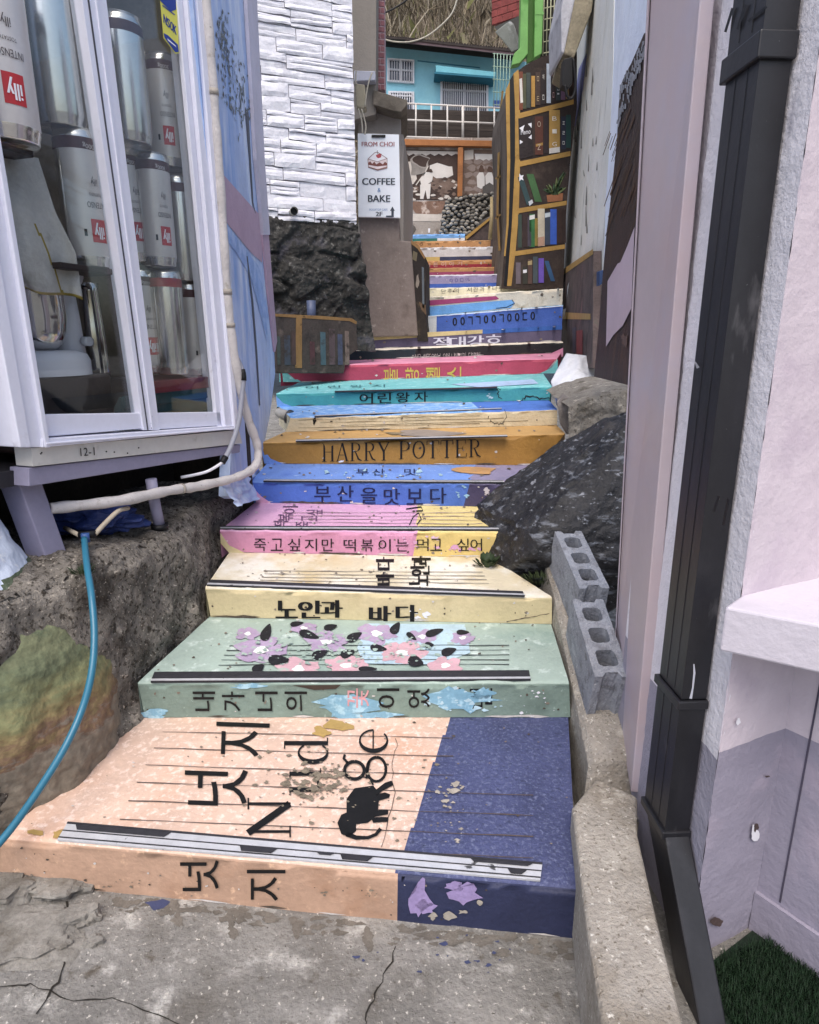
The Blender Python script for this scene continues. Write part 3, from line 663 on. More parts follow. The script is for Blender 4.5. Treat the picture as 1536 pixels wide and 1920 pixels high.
# ------------------------------------------------------------------ relief helper
def relief(mb, q, nu, nv, hf, mt, nrm=None):
    """a wall face q = four corners (bottom left, bottom right, top right, top left), pushed out along its normal by hf(point, u, v)"""
    a, b, c, d = [V(p) for p in q]
    n = nrm or face_cam((a + c) / 2, (b - a).cross(d - a))
    def fn(u, v):
        p = a.lerp(b, u).lerp(d.lerp(c, u), v)
        return p + n * hf(p, u, v)
    mb.grid(fn, nu, nv, mt)
    return n
def fr(p, s, seed=0, o=5): return noise.fractal(p * s + V((seed, seed * 2.3, seed * .7)), 1, 2, o)
def stones(p, s, seed=0):
    q = p * s + V((seed, seed, seed)); q += V((1, 1, 1)) * .18 * noise.noise(p * s * 1.7)
    d, _ = noise.voronoi(q)
    e = d[1] - d[0]
    return min(e * 2.6, 1), noise.cell(V(_[0]) * 5.1)

# ------------------------------------------------------------------ rough concrete bank on the left
def bx(y):   # left edge of the stairs at distance y
    K = [(.6, -1.45), (1.5, -1.2), (2.05, -.985), (2.55, -.90), (3.0, -.915), (3.45, -.90), (3.9, -.93), (4.3, -1.0)]
    for (y0, x0), (y1, x1) in zip(K, K[1:]):
        if y <= y1: return x0 + (x1 - x0) * (y - y0) / (y1 - y0)
    return K[-1][1]
def bank(u, v):
    y = 1.45 + 2.0 * u
    x0 = bx(y); top = .80 - .07 * u
    P = [(x0 + .02, -.02), (x0 - .01, top * .5), (x0 - .05, top - .06), (x0 - .10, top), (x0 - .35, top + .02), (x0 - .95, top + .04)]
    t = v * 5; k = min(int(t), 4); f = t - k
    a, b = P[k], P[k + 1]
    p = V((a[0] + (b[0] - a[0]) * f, y, a[1] + (b[1] - a[1]) * f))
    d = .030 * fr(p, 4, 3) + .014 * fr(p, 17, 5)
    out = V((1, -.25, .15)) if v < .55 else V((0.1, 0, 1))
    return p + out * d * (1 if v > .03 else 0)
mb = MB(); mb.grid(bank, 170, 130, CONC_D)
SPL = paint('d9dde2')
bank_o = mb.build('concrete_bank', recalc=True)
tag(bank_o, 'rough dark concrete bank beside the lower steps under the window kiosk', 'retaining wall')

# ------------------------------------------------------------------ painted rounded pillar at the far left
PILL_W = mat('pillar_white', 'cdd9ee', var=.07, vs=4, layers=(('a8bde2', 2.5, .5, .66), ('eef2f8', 20, .6, .7)), bump=.3)
PILL_G = mat('pillar_green', '66784f', var=.22, vs=3.5, layers=(('8f9a52', 2.2, .5, .68), ('3f5236', 3, .56, .74), ('b08a4a', 4, .64, .8)), bump=.5, bs=30)
PILL_O = mat('pillar_ochre', 'a08048', var=.22, vs=3.5, layers=(('7d8a4e', 3, .5, .66), ('8a5a3c', 3, .58, .74)), bump=.5, bs=30)
PILL_B = mat('pillar_base', '8a7f70', var=.24, vs=4, layers=(('5f564a', 5, .5, .7), ('b7ab99', 24, .62, .72)), bump=.8, bs=30, rough=.95)
mb = MB(); PC = V((-1.475, 1.9, 0))
prof = [(.47, 0), (.475, .1), (.47, .2), (.465, .3), (.45, .42), (.42, .52), (.37, .62), (.30, .72), (.24, .80), (.20, .9), (.17, 1.05), (.155, 1.25), (.15, 1.6), (.15, 2.1), (.15, 3.1)]
def prad(z):
    for (r0, z0), (r1, z1) in zip(prof, prof[1:]):
        if z <= z1: t = (z - z0) / (z1 - z0); t = t * t * (3 - 2 * t) * .5 + t * .5; return r0 + (r1 - r0) * t
    return .15
def pillar(u, v):
    z = 3.1 * v ** 1.7; a = 6.28318 * u; r = prad(z)
    c = PC + V((-.17 * max(0, z - .9) / 2.2, .0, 0))
    p = c + V((r * math.cos(a), r * math.sin(a), z))
    return p + V((math.cos(a), math.sin(a), 0)) * (.022 * fr(p, 4, 9) + .006 * fr(p, 18, 2)) * (1 if z < 1 else .3)
def pillar_paint():
    m = bpy.data.materials.new('pillar_painted_bands'); m.use_nodes = True; N = m.node_tree.nodes; L = m.node_tree.links; P_ = N['Principled BSDF']
    pos = N.new('ShaderNodeNewGeometry').outputs['Position']; sx = N.new('ShaderNodeSeparateXYZ'); L.new(pos, sx.inputs[0])
    mp = N.new('ShaderNodeMapping'); mp.inputs['Scale'].default_value = (3, 3, 9); L.new(pos, mp.inputs[0])
    n1 = N.new('ShaderNodeTexNoise'); n1.inputs['Scale'].default_value = 1.6; n1.inputs['Detail'].default_value = 12; n1.inputs['Roughness'].default_value = .74; L.new(mp.outputs[0], n1.inputs[0])
    a = N.new('ShaderNodeMath'); a.operation = 'MULTIPLY_ADD'; a.inputs[1].default_value = .42; L.new(n1.outputs[0], a.inputs[0]); L.new(sx.outputs[2], a.inputs[2])
    cr = N.new('ShaderNodeValToRGB'); L.new(a.outputs[0], cr.inputs[0]); el = cr.color_ramp.elements
    st = [(.40, '7f7566'), (.53, '857b6c'), (.55, '7d5f4a'), (.60, '8f7d50'), (.68, '7f8257'), (.75, '667052'), (.84, '7f8460'), (.92, '4f6048'), (.97, '8b8e8c'), (1.0, '56644c')]
    while len(el) < len(st): el.new(.5)
    for e, (p, c) in zip(el, st): e.position = p; e.color = soft(C(c))
    n2 = N.new('ShaderNodeTexNoise'); n2.inputs['Scale'].default_value = 38; n2.inputs['Detail'].default_value = 6; L.new(pos, n2.inputs[0])
    r = N.new('ShaderNodeMapRange'); r.inputs[1].default_value = .35; r.inputs[2].default_value = .7; r.inputs[3].default_value = .68; r.inputs[4].default_value = 1.08; L.new(n2.outputs[0], r.inputs[0])
    x = N.new('ShaderNodeMix'); x.data_type = 'RGBA'; x.blend_type = 'MULTIPLY'; x.inputs[0].default_value = 1; L.new(cr.outputs[0], x.inputs[6]); L.new(r.outputs[0], x.inputs[7]); L.new(x.outputs[2], P_.inputs['Base Color'])
    P_.inputs['Roughness'].default_value = .85; b = N.new('ShaderNodeBump'); b.inputs['Strength'].default_value = .7; b.inputs['Distance'].default_value = .012; L.new(n2.outputs[0], b.inputs['Height']); L.new(b.outputs[0], P_.inputs['Normal'])
    return m
PILL_P = pillar_paint()
def pmat(u, v):
    z = 3.1 * v ** 1.7; a = math.degrees(6.28318 * u)
    low = .80
    for a0, wd, zt in ((283, 17, .585), (318, 10, .70), (336, 8, .73), (255, 20, .60), (300, 8, .68), (225, 18, .62)):
        q = abs(a - a0) / wd
        if q < 1: low = min(low, zt + (.80 - zt) * q ** .8)
    return PILL_W if z > low else PILL_P
mb.grid(pillar, 360, 240, pmat, True, True)
tag(mb.build('painted_pillar', recalc=True), 'bulging pillar painted white over green and ochre, at the left edge', 'pillar')

# ------------------------------------------------------------------ window kiosk
KX0, KY0, KX1, KY1 = -1.2, 2.06, -.86, 3.10
KP = vplane(KX0, KY0, KX1, KY1); KN = KP[1]
KE = V((KX1 - KX0, KY1 - KY0, 0)).normalized()
ks = surf(KP)
kiosk = thing('window_kiosk', (-1.03, 2.58, .78), 'pale lavender metal kiosk with sliding windows on posts above the bank', 'kiosk')
FRM = mat('frame_lavender', 'e0e2f2', rough=.42, var=.04, vs=4, layers=(('9a98a6', 6, .66, .82),), bump=.06, spec=.5)
FRMW = mat('channel_white', 'c9c7c2', rough=.5, var=.06, vs=5, layers=(('8f887c', 7, .6, .75),), bump=.08)
STEEL = mat('beam_lavender', '8f8ca6', rough=.5, var=.08, vs=5, bump=.1)
SEAL = mat('rubber_seal', '4a4a54', rough=.6, var=.1)
def kprism(mb, pxs, off, th, mt): mb.prism([ks(x, y, off) for x, y in pxs], -KN * th, mt)
mb = MB()
kprism(mb, [(-150, -60), (-74, -60), (75, 838), (22, 838)], .03, .10, FRM)
kprism(mb, [(-86, -60), (-74, -60), (75, 838), (66, 838)], .045, .02, FRM)
kprism(mb, [(-150, -60), (-112, -60), (40, 838), (20, 838)], .04, .03, FRM)
mb.build('left_jamb', kiosk, .003)
mb = MB(); kprism(mb, [(333, -60), (356, -60), (434, 806), (413, 806)], .03, .10, FRM)
kprism(mb, [(346, -60), (356, -60), (434, 806), (426, 806)], .045, .03, FRM); kprism(mb, [(322, -60), (332, -60), (412, 800), (404, 800)], .012, .02, FRM)
mb.build('right_jamb', kiosk, .003)
mb = MB(); kprism(mb, [(136, -60), (183, -60), (292, 806), (262, 806)], .02, .05, FRM)
kprism(mb, [(146, -60), (149, -60), (270, 806), (268, 806)], .0225, .003, SEAL); kprism(mb, [(160, -60), (164, -60), (279, 806), (276, 806)], .026, .006, FRM)
for y in (781, 793, 802): mb.prism([ks(275 + 2.2 * math.cos(a * .785) + (y - 781) * .1, y + 2.4 * math.sin(a * .785), .0215) for a in range(8)], KN * .002, BLACK)
mb.build('mullion', kiosk, .002)
mb = MB(); kprism(mb, [(71, 777), (261, 774), (265, 803), (76, 819)], .012, .035, FRM)
kprism(mb, [(291, 774), (413, 772), (417, 797), (288, 805)], .012, .035, FRM)
mb.build('sash_rail', kiosk, .003)
mb = MB(); kprism(mb, [(62, 822), (432, 797), (433, 803), (62, 838)], .04, .12, FRM); kprism(mb, [(66, 829), (433, 801), (433, 803), (66, 833)], .047, .01, FRM)
mb.build('sill_track', kiosk, .002)
mb = MB(); kprism(mb, [(48, 840), (441, 806), (447, 831), (52, 874)], .022, .07, FRMW)
for x, y in ((66, 846 + 4), (230, 849), (205, 847), (190, 846), (251, 839), (68, 848)): mb.prism([ks(x + 1.6 * math.cos(a), y + 1.6 * math.sin(a), .0225) for a in range(6)], KN * .001, BLACK)
cs = lambda x, y, off=0: ks(x, y, .022 + off)
put(mb, '12-1', 153, 846, 27, 15, cs, INK, 4, 0); mb.build('channel', kiosk, .002)
mb = MB(); kprism(mb, [(48, 877), (447, 833), (446, 848), (49, 912)], .012, .08, STEEL); mb.build('beam', kiosk, .003)
mb = MB(); b0, b1 = onZ(108, 1050, .78), ks(84, 905, -.01)
for (x0, x1, y0, y1) in ((62, 106, 906, 1048),):
    p = onZ(100, 1046, .77); top = 1.08
    mb.prism([p + KE * a + KN * b + V((0, 0, 0)) for a, b in ((-.05, .03), (.035, .03), (.035, -.06), (-.05, -.06))], V((-.05, -.02, top - .77)), STEEL)
mb.build('post', kiosk, .004)
mb = MB(); p = onZ(443, 926, .74)
mb.prism([p + KE * a + KN * b for a, b in ((-.03, .02), (.03, .02), (.03, -.05), (-.03, -.05))], V((-.0, 0, .25)), FRMW); mb.build('post', kiosk, .003)
mb = MB(); p = onZ(304, 988, .765); p = p - KN * .012; mb.tube([p, p + V((-.01, 0, .1)), p + V((-.015, 0, .2))], .022, STEEL, 14); mb.tube([p + V((0, 0, -.01)), p + V((0, 0, .012))], .034, BLACK, 14); mb.build('support_pole', kiosk)
# interior shell
INT = mat('kiosk_interior', '9c9284', var=.18, vs=4, bump=.2); INTD = mat('kiosk_dark', '2a2930', var=.2, bump=.1)
A = V((KX0, KY0, 0)) - KE * .30; B = V((KX1, KY1, 0)) + KE * .03
mb = MB(); D = -KN * .62
mb.prism([A + D + V((0, 0, 1.05)), B + D + V((0, 0, 1.05)), B + D + V((0, 0, 3.2)), A + D + V((0, 0, 3.2))], -KN * .04, INT)
mb.prism([A - KN * .05 + V((0, 0, 1.06)), B - KN * .05 + V((0, 0, 1.0)), B + D + V((0, 0, 1.0)), A + D + V((0, 0, 1.06))], V((0, 0, .05)), INTD)
mb.prism([A + V((0, 0, 3.2)), B + V((0, 0, 3.2)), B + D + V((0, 0, 3.2)), A + D + V((0, 0, 3.2))], V((0, 0, .05)), FRM)
mb.prism([A - KN * .02 + V((0, 0, 1)), A + D + V((0, 0, 1)), A + D + V((0, 0, 3.2)), A - KN * .02 + V((0, 0, 3.2))], KE * .03, FRM)
mb.prism([B - KN * .03 + V((0, 0, 1)), B + D + V((0, 0, 1)), B + D + V((0, 0, 3.2)), B - KN * .03 + V((0, 0, 3.2))], KE * .02, INT)
mb.build('shell', kiosk)
mb = MB(); kprism(mb, [(-74, -60), (150, -60), (270, 778), (70, 780)], -.012, .004, GLASS); mb.build('window_pane', kiosk)
mb = MB(); kprism(mb, [(170, -60), (340, -60), (415, 777), (285, 779)], -.006, .004, GLASS); mb.build('window_pane', kiosk)
# cavity behind the posts: added dark panels, its shade put into their colour
mb = MB(); CAV = mat('cavity_dark', '3a342e', var=.3, vs=6, bump=.5)
A2, B2 = A - KE * .3, B + KE * .25
mb.prism([A2 + D * .95 + V((0, 0, .5)), B2 + D * .95 + V((0, 0, .5)), B2 + D * .95 + V((0, 0, 1.1)), A2 + D * .95 + V((0, 0, 1.1))], D * .1, CAV)
mb.prism([A2 + D * .95 + V((0, 0, .5)), A2 - KN * .04 + V((0, 0, .5)), A2 - KN * .04 + V((0, 0, 1.1)), A2 + D * .95 + V((0, 0, 1.1))], -KE * .03, CAV)
mb.prism([B2 + D * .95 + V((0, 0, .5)), B2 - KN * .1 + V((0, 0, .5)), B2 - KN * .1 + V((0, 0, 1.1)), B2 + D * .95 + V((0, 0, 1.1))], KE * .03, CAV)
mb.build('back_wall', kiosk)
TARP = mat('blue_tarp', '2a3c78', rough=.5, var=.3, vs=9, bump=.8, bs=18)
p = onZ(245, 975, .83) - KN * .15
tag(rock('folded_tarp', p, (.19, .14, .07), TARP, 5, 4, .3, 2), 'folded dark blue tarpaulin in the cavity under the kiosk', 'tarpaulin')

# sticker on the glass
stk = MB(); sp = lambda x, y, off=0: ks(x, y, .004 + off); YLW = mat('sticker_yellow', 'e2dc3a', rough=.4, var=.04, bump=0); SBL = mat('sticker_blue', '1f3c9a', rough=.4, var=.05, bump=0)
stk.prism([sp(x, y) for x, y in ((296, -30), (327, -30), (334, 100), (327, 101), (305, 72))], KN * .0015, YLW)
for q in ([(297, -28), (326, -28), (328, 18), (318, 22), (298, 2)], [(304, 62), (312, 66), (331, 84), (333, 98), (326, 98), (306, 71)]): stk.decal(q, sp, SBL, .0025)
stk.decal([(311, 72), (326, 85), (328, 89), (312, 76)], sp, WHITE, .003)
for i, c in enumerate('NSOK'): put(stk, c, 307 + 6.2 * i, 37 + 6.2 * i, 5.4, 16, sp, SBL, 0, .95, off=.0025, bold=.3)
stk.ribbon([(302, 10), (325, 28)], 2, sp, SBL, .0025)
tag(stk.build('sticker'), 'yellow and blue sticker on the glass at the top of the right pane', 'sticker')

# ------------------------------------------------------------------ coffee cans
TIN = mat('can_tin', 'dcdad6', rough=.2, metal=.92, var=.05, vs=12, bump=.05, bs=12); MAROON = mat('can_maroon', '4a2a30', rough=.4, var=.1, bump=0); LABEL = mat('can_label', 'cfcac8', rough=.36, metal=.3, var=.05, bump=.03)
LRED = mat('label_red', 'b5242c', rough=.4, var=.06, bump=0); LTXT = mat('label_text', '4a4448', rough=.5, var=.1, bump=0); REDB = mat('can_redband', '9a3038', rough=.35, var=.08, bump=0)
def make_can(band=MAROON, label=True):
    t = thing('coffee_can', (0, 0, 0), 'x', 'can'); r, h = .083, .42
    mb = MB()
    pf = [(0, .004), (r * .86, .004), (r * .9, 0), (r * .93, .006), (r * .93, .016), (r * .97, .024), (r, .036), (r, .36), (r, .395), (r * .97, .405), (r * .93, .412), (r * .93, .424), (r * .88, .42), (0, .415)]
    def mm(u, v):
        k = int(v * (len(pf) - 1))
        if k in (7,): return band
        if k == 6 and label and (u < .22 or u > .62): return LABEL
        return TIN
    def fn(u, v):
        k = min(int(v * (len(pf) - 1) + 1e-6), len(pf) - 1); rr, z = pf[k]; a = 6.28318 * u
        return V((rr * math.cos(a), rr * math.sin(a), z))
    mb.grid(fn, 40, len(pf) - 1, mm, True, True); mb.tube([(r * math.cos(4.0), r * math.sin(4.0), .03), (r * math.cos(4.0), r * math.sin(4.0), .36)], .0015, TIN, 6)
    if label:
        # the whole tin stands on its head: lettering is turned over
        def cyl(x, y, off=0):
            a = R(-48) + (x - 50) / 50 * R(50); return V(((r + .0012 + off) * math.cos(a), (r + .0012 + off) * math.sin(a), y / 100 * .36))
        def rect(x0, y0, x1, y1, m, off):
            for k in range(6): mb.face([cyl(x0 + (x1 - x0) * k / 6, y0, off), cyl(x0 + (x1 - x0) * (k + 1) / 6, y0, off), cyl(x0 + (x1 - x0) * (k + 1) / 6, y1, off), cyl(x0 + (x1 - x0) * k / 6, y1, off)], m)
        rect(28, 22, 64, 42, LRED, 0)
        cyt = lambda x, y, off=0: cyl(92 - x, y, off)
        put(mb, 'illy', 46, 32, 24, 14, cyt, WHITE, 0, off=.0012, bold=.8)
        put(mb, 'INTENSO', 45, 54, 46, 5, cyt, LTXT, 0, off=.001); put(mb, 'illy', 46, 74, 16, 8, cyt, LTXT, 0, off=.001); put(mb, 'TOSTATO', 46, 63, 30, 2.5, cyt, LTXT, 0, off=.001)
        rect(10, 27, 17, 33, INK, 0)
        put(mb, '3000g', 46, 103, 34, 5, cyt, LABEL, 0, off=.001)
    mb.build('can_body', t, recalc=False)
    return t
def copy_thing(t):
    c = t.copy(); COL.objects.link(c)
    for o in t.children:
        d = o.copy(); COL.objects.link(d); d.parent = c
    return c
can0 = make_can(); can1 = make_can(MAROON, False); can2 = make_can(REDB, False)
used = set(); CG = 'coffee cans stacked upside down in the kiosk window'
def place_can(proto, px, z, off, rz, label, sc_=1.0, sx=1.0):
    # the can stands a set way behind the glass, along the sight line of its axis
    q = on(shift(KP, off), px, 400)
    d = ray(px, 400); 
    # same plan position whatever the height: use the vertical plane through the camera and this pixel at mid height
    o = proto if proto.name not in used else copy_thing(proto)
    used.add(proto.name); o.location = (q.x, q.y, z); o.rotation_euler = (0, 0, R(rz)); o.scale = (sc_ * sx, sc_ * sx, sc_)
    tag(o, label, 'can', CG); return o
place_can(can1, 258, 2.235, -.11, 40, 'plain shiny can with a pale seam, topmost of the right pane')
place_can(can0, 326, 2.22, -.16, -12, 'half hidden can beside the right jamb, below the sticker', 1, .85)
place_can(can0, 246, 1.815, -.19, 4, 'can half covered by the middle bar in the second layer of the right pane', 1, .8)
place_can(can0, 292, 1.80, -.10, 12, 'dented silver can with a full red logo, centre of the right pane', 1, .82)
place_can(can1, 337, 1.76, -.13, 60, 'narrow visible plain can against the right jamb, second layer', 1, .8)
place_can(can0, 250, 1.365, -.19, 2, 'bottom layer can beside the middle bar, mostly hidden by its neighbour', 1, .8)
place_can(can2, 297, 1.36, -.10, 20, 'plain silver can with a red band, bottom of the right pane', 1, .82)
place_can(can0, 342, 1.345, -.13, 24, 'lowest can beside the right jamb with a small red logo', .96, .82)
place_can(can0, 34, 2.075, -.05, 14, 'largest looking can at the left edge above the cloth, white label', 1.14)
place_can(can1, 136, 2.20, -.12, 20, 'tall plain can with a dark vertical stripe at the top of the left pane', 1.06)
place_can(can0, 160, 1.755, -.10, 16, 'can with a red logo right of the cloth in the left pane', 1.06, .9)
# shelf that carries the left cans, low shelf under the right ones
mb = MB(); SHF = mat('shelf_dark', '3b3030', rough=.5, var=.15, bump=.1)
q0, q1 = on(shift(KP, -.02), -60, 400), on(shift(KP, -.02), 215, 400)
def shelf(name, px0, px1, z, th, dep, label, m, off=-.03):
    a, b = on(shift(KP, off), px0, 500), on(shift(KP, off), px1, 500); mb = MB()
    mb.prism([V((p.x, p.y, z - th)) for p in (a, b, b - KN * dep, a - KN * dep)], V((0, 0, th)), m)
    return tag(mb.build(name, None, .003), label, 'shelf')
shelf('shelf_board', 115, 222, 1.755, .02, .3, 'dark shelf board under the can in the left pane', SHF, -.02)
shelf('shelf_board', -35, 92, 2.073, .02, .3, 'dark shelf board carrying the large can at the left edge', SHF, -.02)
TRED = mat('tray_red', '7a2030', rough=.4, var=.1, bump=.05)
shelf('serving_tray', 262, 405, 1.343, .05, .33, 'dark red tray beneath the bottom cans of the right pane', TRED, -.04)
TEAL = mat('crate_teal', '1d4a52', rough=.5, var=.15, bump=.1)
a, b = on(shift(KP, -.06), 225, 720), on(shift(KP, -.06), 408, 720); mb = MB()
mb.prism([V((p.x, p.y, 1.10)) for p in (a, b, b - KN * .3, a - KN * .3)], V((0, 0, .19)), TEAL)
mb.prism([V((p.x, p.y, 1.245)) for p in (a + KN * .008, b + KN * .008, b, a)], V((0, 0, .05)), TEAL)
tag(mb.build('plastic_crate', None, .004), 'dark teal plastic crate behind the lower right glass', 'crate')
mb = MB(); a = on(shift(KP, -.26), 140, 745)
mb.grid(lambda u, v: V((a.x, a.y, 1.12)) + KE * ((u - .5) * .52) - KN * ((v - .5) * .4) + V((0, 0, .07 + .12 * max(abs(u - .5) * 2, abs(v - .5) * 2) ** 3)), 24, 16, mat('basin_black', '20222c', rough=.4, var=.1, bump=.05))
tag(mb.build('black_basin'), 'black plastic basin at the bottom of the left pane', 'basin')

# stand mixer
mx = on(shift(KP, -.20), 66, 600); MZ = 1.41
mix_ = thing('stand_mixer', (mx.x, mx.y, MZ), 'white stand mixer with a polished steel bowl under a cloth', 'mixer')
CHR = mat('polished_steel', 'c9c6c2', rough=.1, metal=1, var=.03, bump=0); MWH = mat('mixer_white', 'd6d6de', rough=.35, var=.03, bump=.02)
mb = MB(); mb.lathe((mx.x, mx.y, MZ + .06), [(.0, .0), (.05, .0), (.075, .02), (.093, .06), (.1, .11), (.1, .19), (.104, .195), (.104, .2), (.098, .2), (.095, .12), (.07, .03), (0, .015)], CHR, 40); mb.build('mixer_bowl', mix_)
mb = MB(); c0 = V((mx.x, mx.y, MZ - .03))
def basef(u, v):
    a = 6.28318 * u; rr = [.135, .135, .125, .09, .0][min(int(v * 4 + 1e-6), 4)]; z = [0, .05, .075, .088, .09][min(int(v * 4 + 1e-6), 4)]
    return c0 + KE * (rr * 1.25 * math.cos(a) + .03) + KN * (rr * .8 * math.sin(a)) + V((0, 0, z))
mb.grid(basef, 36, 4, MWH, True, True); mb.build('mixer_base', mix_)
mb = MB(); n0 = c0 + KE * .15 - KN * .02
mb.tube([n0 + V((0, 0, .05)), n0 + V((0, 0, .2)) + KE * .01, n0 + V((0, 0, .33)) - KE * .01], [.06, .045, .05], MWH, 18); mb.build('mixer_neck', mix_)
mb = MB(); hd = c0 + V((0, 0, .36))
mb.tube([hd - KE * .2, hd - KE * .17, hd - KE * .05, hd + KE * .1, hd + KE * .2, hd + KE * .22], [.03, .05, .055, .055, .045, .02], MWH, 20); mb.build('mixer_head', mix_)
mb = MB(); kb = c0 + KE * .165 + KN * .04 + V((0, 0, .12)); mb.tube([kb, kb + KN * .03], .017, ALU, 14); mb.build('speed_knob', mix_)
mb = MB(); p0 = MZ - .26
mb.prism([c0 + KE * a + KN * b + V((0, 0, -.25)) for a, b in ((-.2, .1), (.22, .1), (.22, -.2), (-.2, -.2))], V((0, 0, .25)), SHF)
tag(mb.build('black_stand_box', None, .01), 'black box that the stand mixer rests on', 'box')
# steel jug beside it
jg = on(shift(KP, -.24), 172, 600); mb = MB(); mb.lathe((jg.x, jg.y, 1.36), [(0, 0), (.045, 0), (.048, .02), (.044, .2), (.036, .33), (.04, .36), (.034, .36), (.03, .3), (0, .28)], CHR, 28)
tag(mb.build('steel_jug'), 'tall dark reflecting steel jug between the mixer and the middle bar', 'jug')
jb = on(shift(KP, -.24), 178, 700); mb = MB(); mb.prism([V((jb.x, jb.y, 1.14)) + KE * a - KN * b for a, b in ((-.07, -.1), (.1, -.1), (.1, .1), (-.07, .1))], V((0, 0, .218)), SHF); tag(mb.build('dark_carton', None, .005), 'dark carton under the steel jug', 'box')
# cloth
CLO = mat('cloth_grey', 'c6c1bc', rough=.9, var=.12, vs=7, layers=(('7d7668', 5, .56, .75),), bump=.3, bs=90); CLY = mat('cloth_yellow_edge', 'a08a32', rough=.9, var=.1)
def clo(u, v):
    L = [(-70, 270), (-50, 360), (-20, 470), (22, 522)]; Rr = [(72, 296), (104, 400), (142, 480), (156, 572)]
    t = v * 3; k = min(int(t), 2); f = t - k
    lx = L[k][0] + (L[k + 1][0] - L[k][0]) * f; ly = L[k][1] + (L[k + 1][1] - L[k][1]) * f
    rx = Rr[k][0] + (Rr[k + 1][0] - Rr[k][0]) * f; ry = Rr[k][1] + (Rr[k + 1][1] - Rr[k][1]) * f
    x = lx + (rx - lx) * u; y = ly + (ry - ly) * u + 10 * math.sin(u * 5) * v
    return on(shift(KP, -.05 - .06 * (1 - v) ** 2 + .016 * math.sin(u * 11 + v * 3) * (.3 + v) + .012 * noise.noise(V((u * 5, v * 5, 1)))), x, y)
mb = MB(); mb.grid(clo, 46, 46, lambda u, v: CLY if v > .972 or abs(u - .62 - .1 * v) < .012 and v > .45 else CLO)
o = mb.build('draped_cloth'); tag(o, 'grey cloth with yellow hem draped over the stand mixer', 'cloth'); sm = o.modifiers.new('thick', 'SOLIDIFY'); sm.thickness = .003

# ------------------------------------------------------------------ blue painted wall beside the kiosk
BP = vplane(-.86, 3.05, -.905, 4.25); BN = BP[1]; bsf = surf(BP)
BLUEW = mat('blue_wall_paint', 'b4c8ee', var=.1, vs=2.6, layers=(('86a8e0', 4, .5, .66, (1, 1, .25)), ('d3def2', 7, .5, .66, (1, 1, .2)), ('9a9cab', 12, .62, .78, (1, 1, .3))), bump=.35, bs=40)
PINKW = mat('pink_band_paint', 'b99db2', var=.08, vs=4, bump=.3); TRIMW = mat('wall_trim', 'c3bfd0', var=.08, vs=4, bump=.2)
mb = MB()
mb.prism([bsf(x, y) for x, y in ((356, -60), (458, -60), (474, 120), (486, 300), (496, 400), (512, 600), (516, 700), (506, 780), (486, 880), (470, 915), (440, 935), (430, 930), (434, 805))], -BN * .05, BLUEW)
mb.prism([bsf(x, y, .002) for x, y in ((452, -60), (472, -60), (490, 300), (500, 440), (488, 440), (474, 300))], BN * .02, TRIMW)
mb.prism([bsf(x, y, .002) for x, y in ((488, 440), (500, 440), (516, 640), (512, 660), (500, 560))], BN * .012, PINKW)
# pink band and grey mould
mb.decal([(402, 310), (440, 352), (476, 392), (489, 405), (491, 492), (470, 474), (430, 425), (408, 395)], bsf, PINKW, .003)
MOLD = mat('mould_stain', '7d8486', var=.3, vs=12, layers=(('a9bcd6', 14, .52, .6),), bump=.5)
MOLD2 = mat('mould_dark', '64696a', var=.3, vs=20, bump=.4)
for i in range(230):
    cx, cy, sx, sy = random.choice(((424, 95, 9, 34), (436, 150, 10, 30), (455, 195, 8, 26), (416, 60, 6, 20)))
    x, y = random.gauss(cx, sx), random.gauss(cy, sy)
    if not 396 < x < 470 - max(0, 80 - y) * .1: continue
    l = random.uniform(3, 16); mb.ribbon([(x, y), (x + random.uniform(-1, 2), y + l * .5), (x + random.uniform(-1, 3), y + l)], [.4, random.uniform(.8, 3.4), .3], bsf, MOLD if i % 3 else MOLD2, .0032 + i * 2e-6)
mb.ribbon([(462, 210), (468, 300), (473, 380), (478, 400)], [6, 3, 2, 1], bsf, mat('seam_dark', '5c6270'), .004)
mb.ribbon([(462, 480), (472, 560), (480, 660), (486, 760)], [2, 3, 3, 2], bsf, mat('seam_dark', '5c6270'), .004)
LB2 = paint('8fb0e6', layers=(('a9c2ec', 14, .5, .6),)); mb.decal([(410, 400), (440, 440), (485, 500), (503, 590), (500, 640), (470, 520), (440, 470), (414, 440)], bsf, LB2, .003)
tag(mb.build('blue_painted_wall'), 'pale blue painted plaster wall with a pink band beside the kiosk', 'wall')
# mortar foot of that wall and a small cylinder light
mb = MB(); mb.grid(lambda u, v: bsf(424 + 70 * u - 6 * v, 950 - 22 * u - 50 * v, .0 + .05 * (1 - v) ** 2 + .02 * noise.noise(V((u * 6, v * 6, 0)))), 26, 20, BLUEW)
tag(mb.build('mortar_foot'), 'lumpy pale mortar foot of the blue wall beside the blue step', 'mortar')
lp = on(BP, 520, 778) + BN * .05; spot = thing('spotlight', tuple(lp), 'small grey round spotlight clamped at the foot of the blue wall', 'light')
mb = MB(); ax = V((.85, -.35, -.3)).normalized(); mb.tube([lp - ax * .06, lp + ax * .03], [.03, .04], mat('lamp_white', 'b9b4ac', rough=.4), 16); mb.build('lamp_body', spot)
mb = MB(); mb.tube([lp + ax * .03, lp + ax * .05], [.05, .05], mat('lamp_ring', '5f5d60', rough=.35, metal=.6), 18); mb.build('lamp_ring', spot)

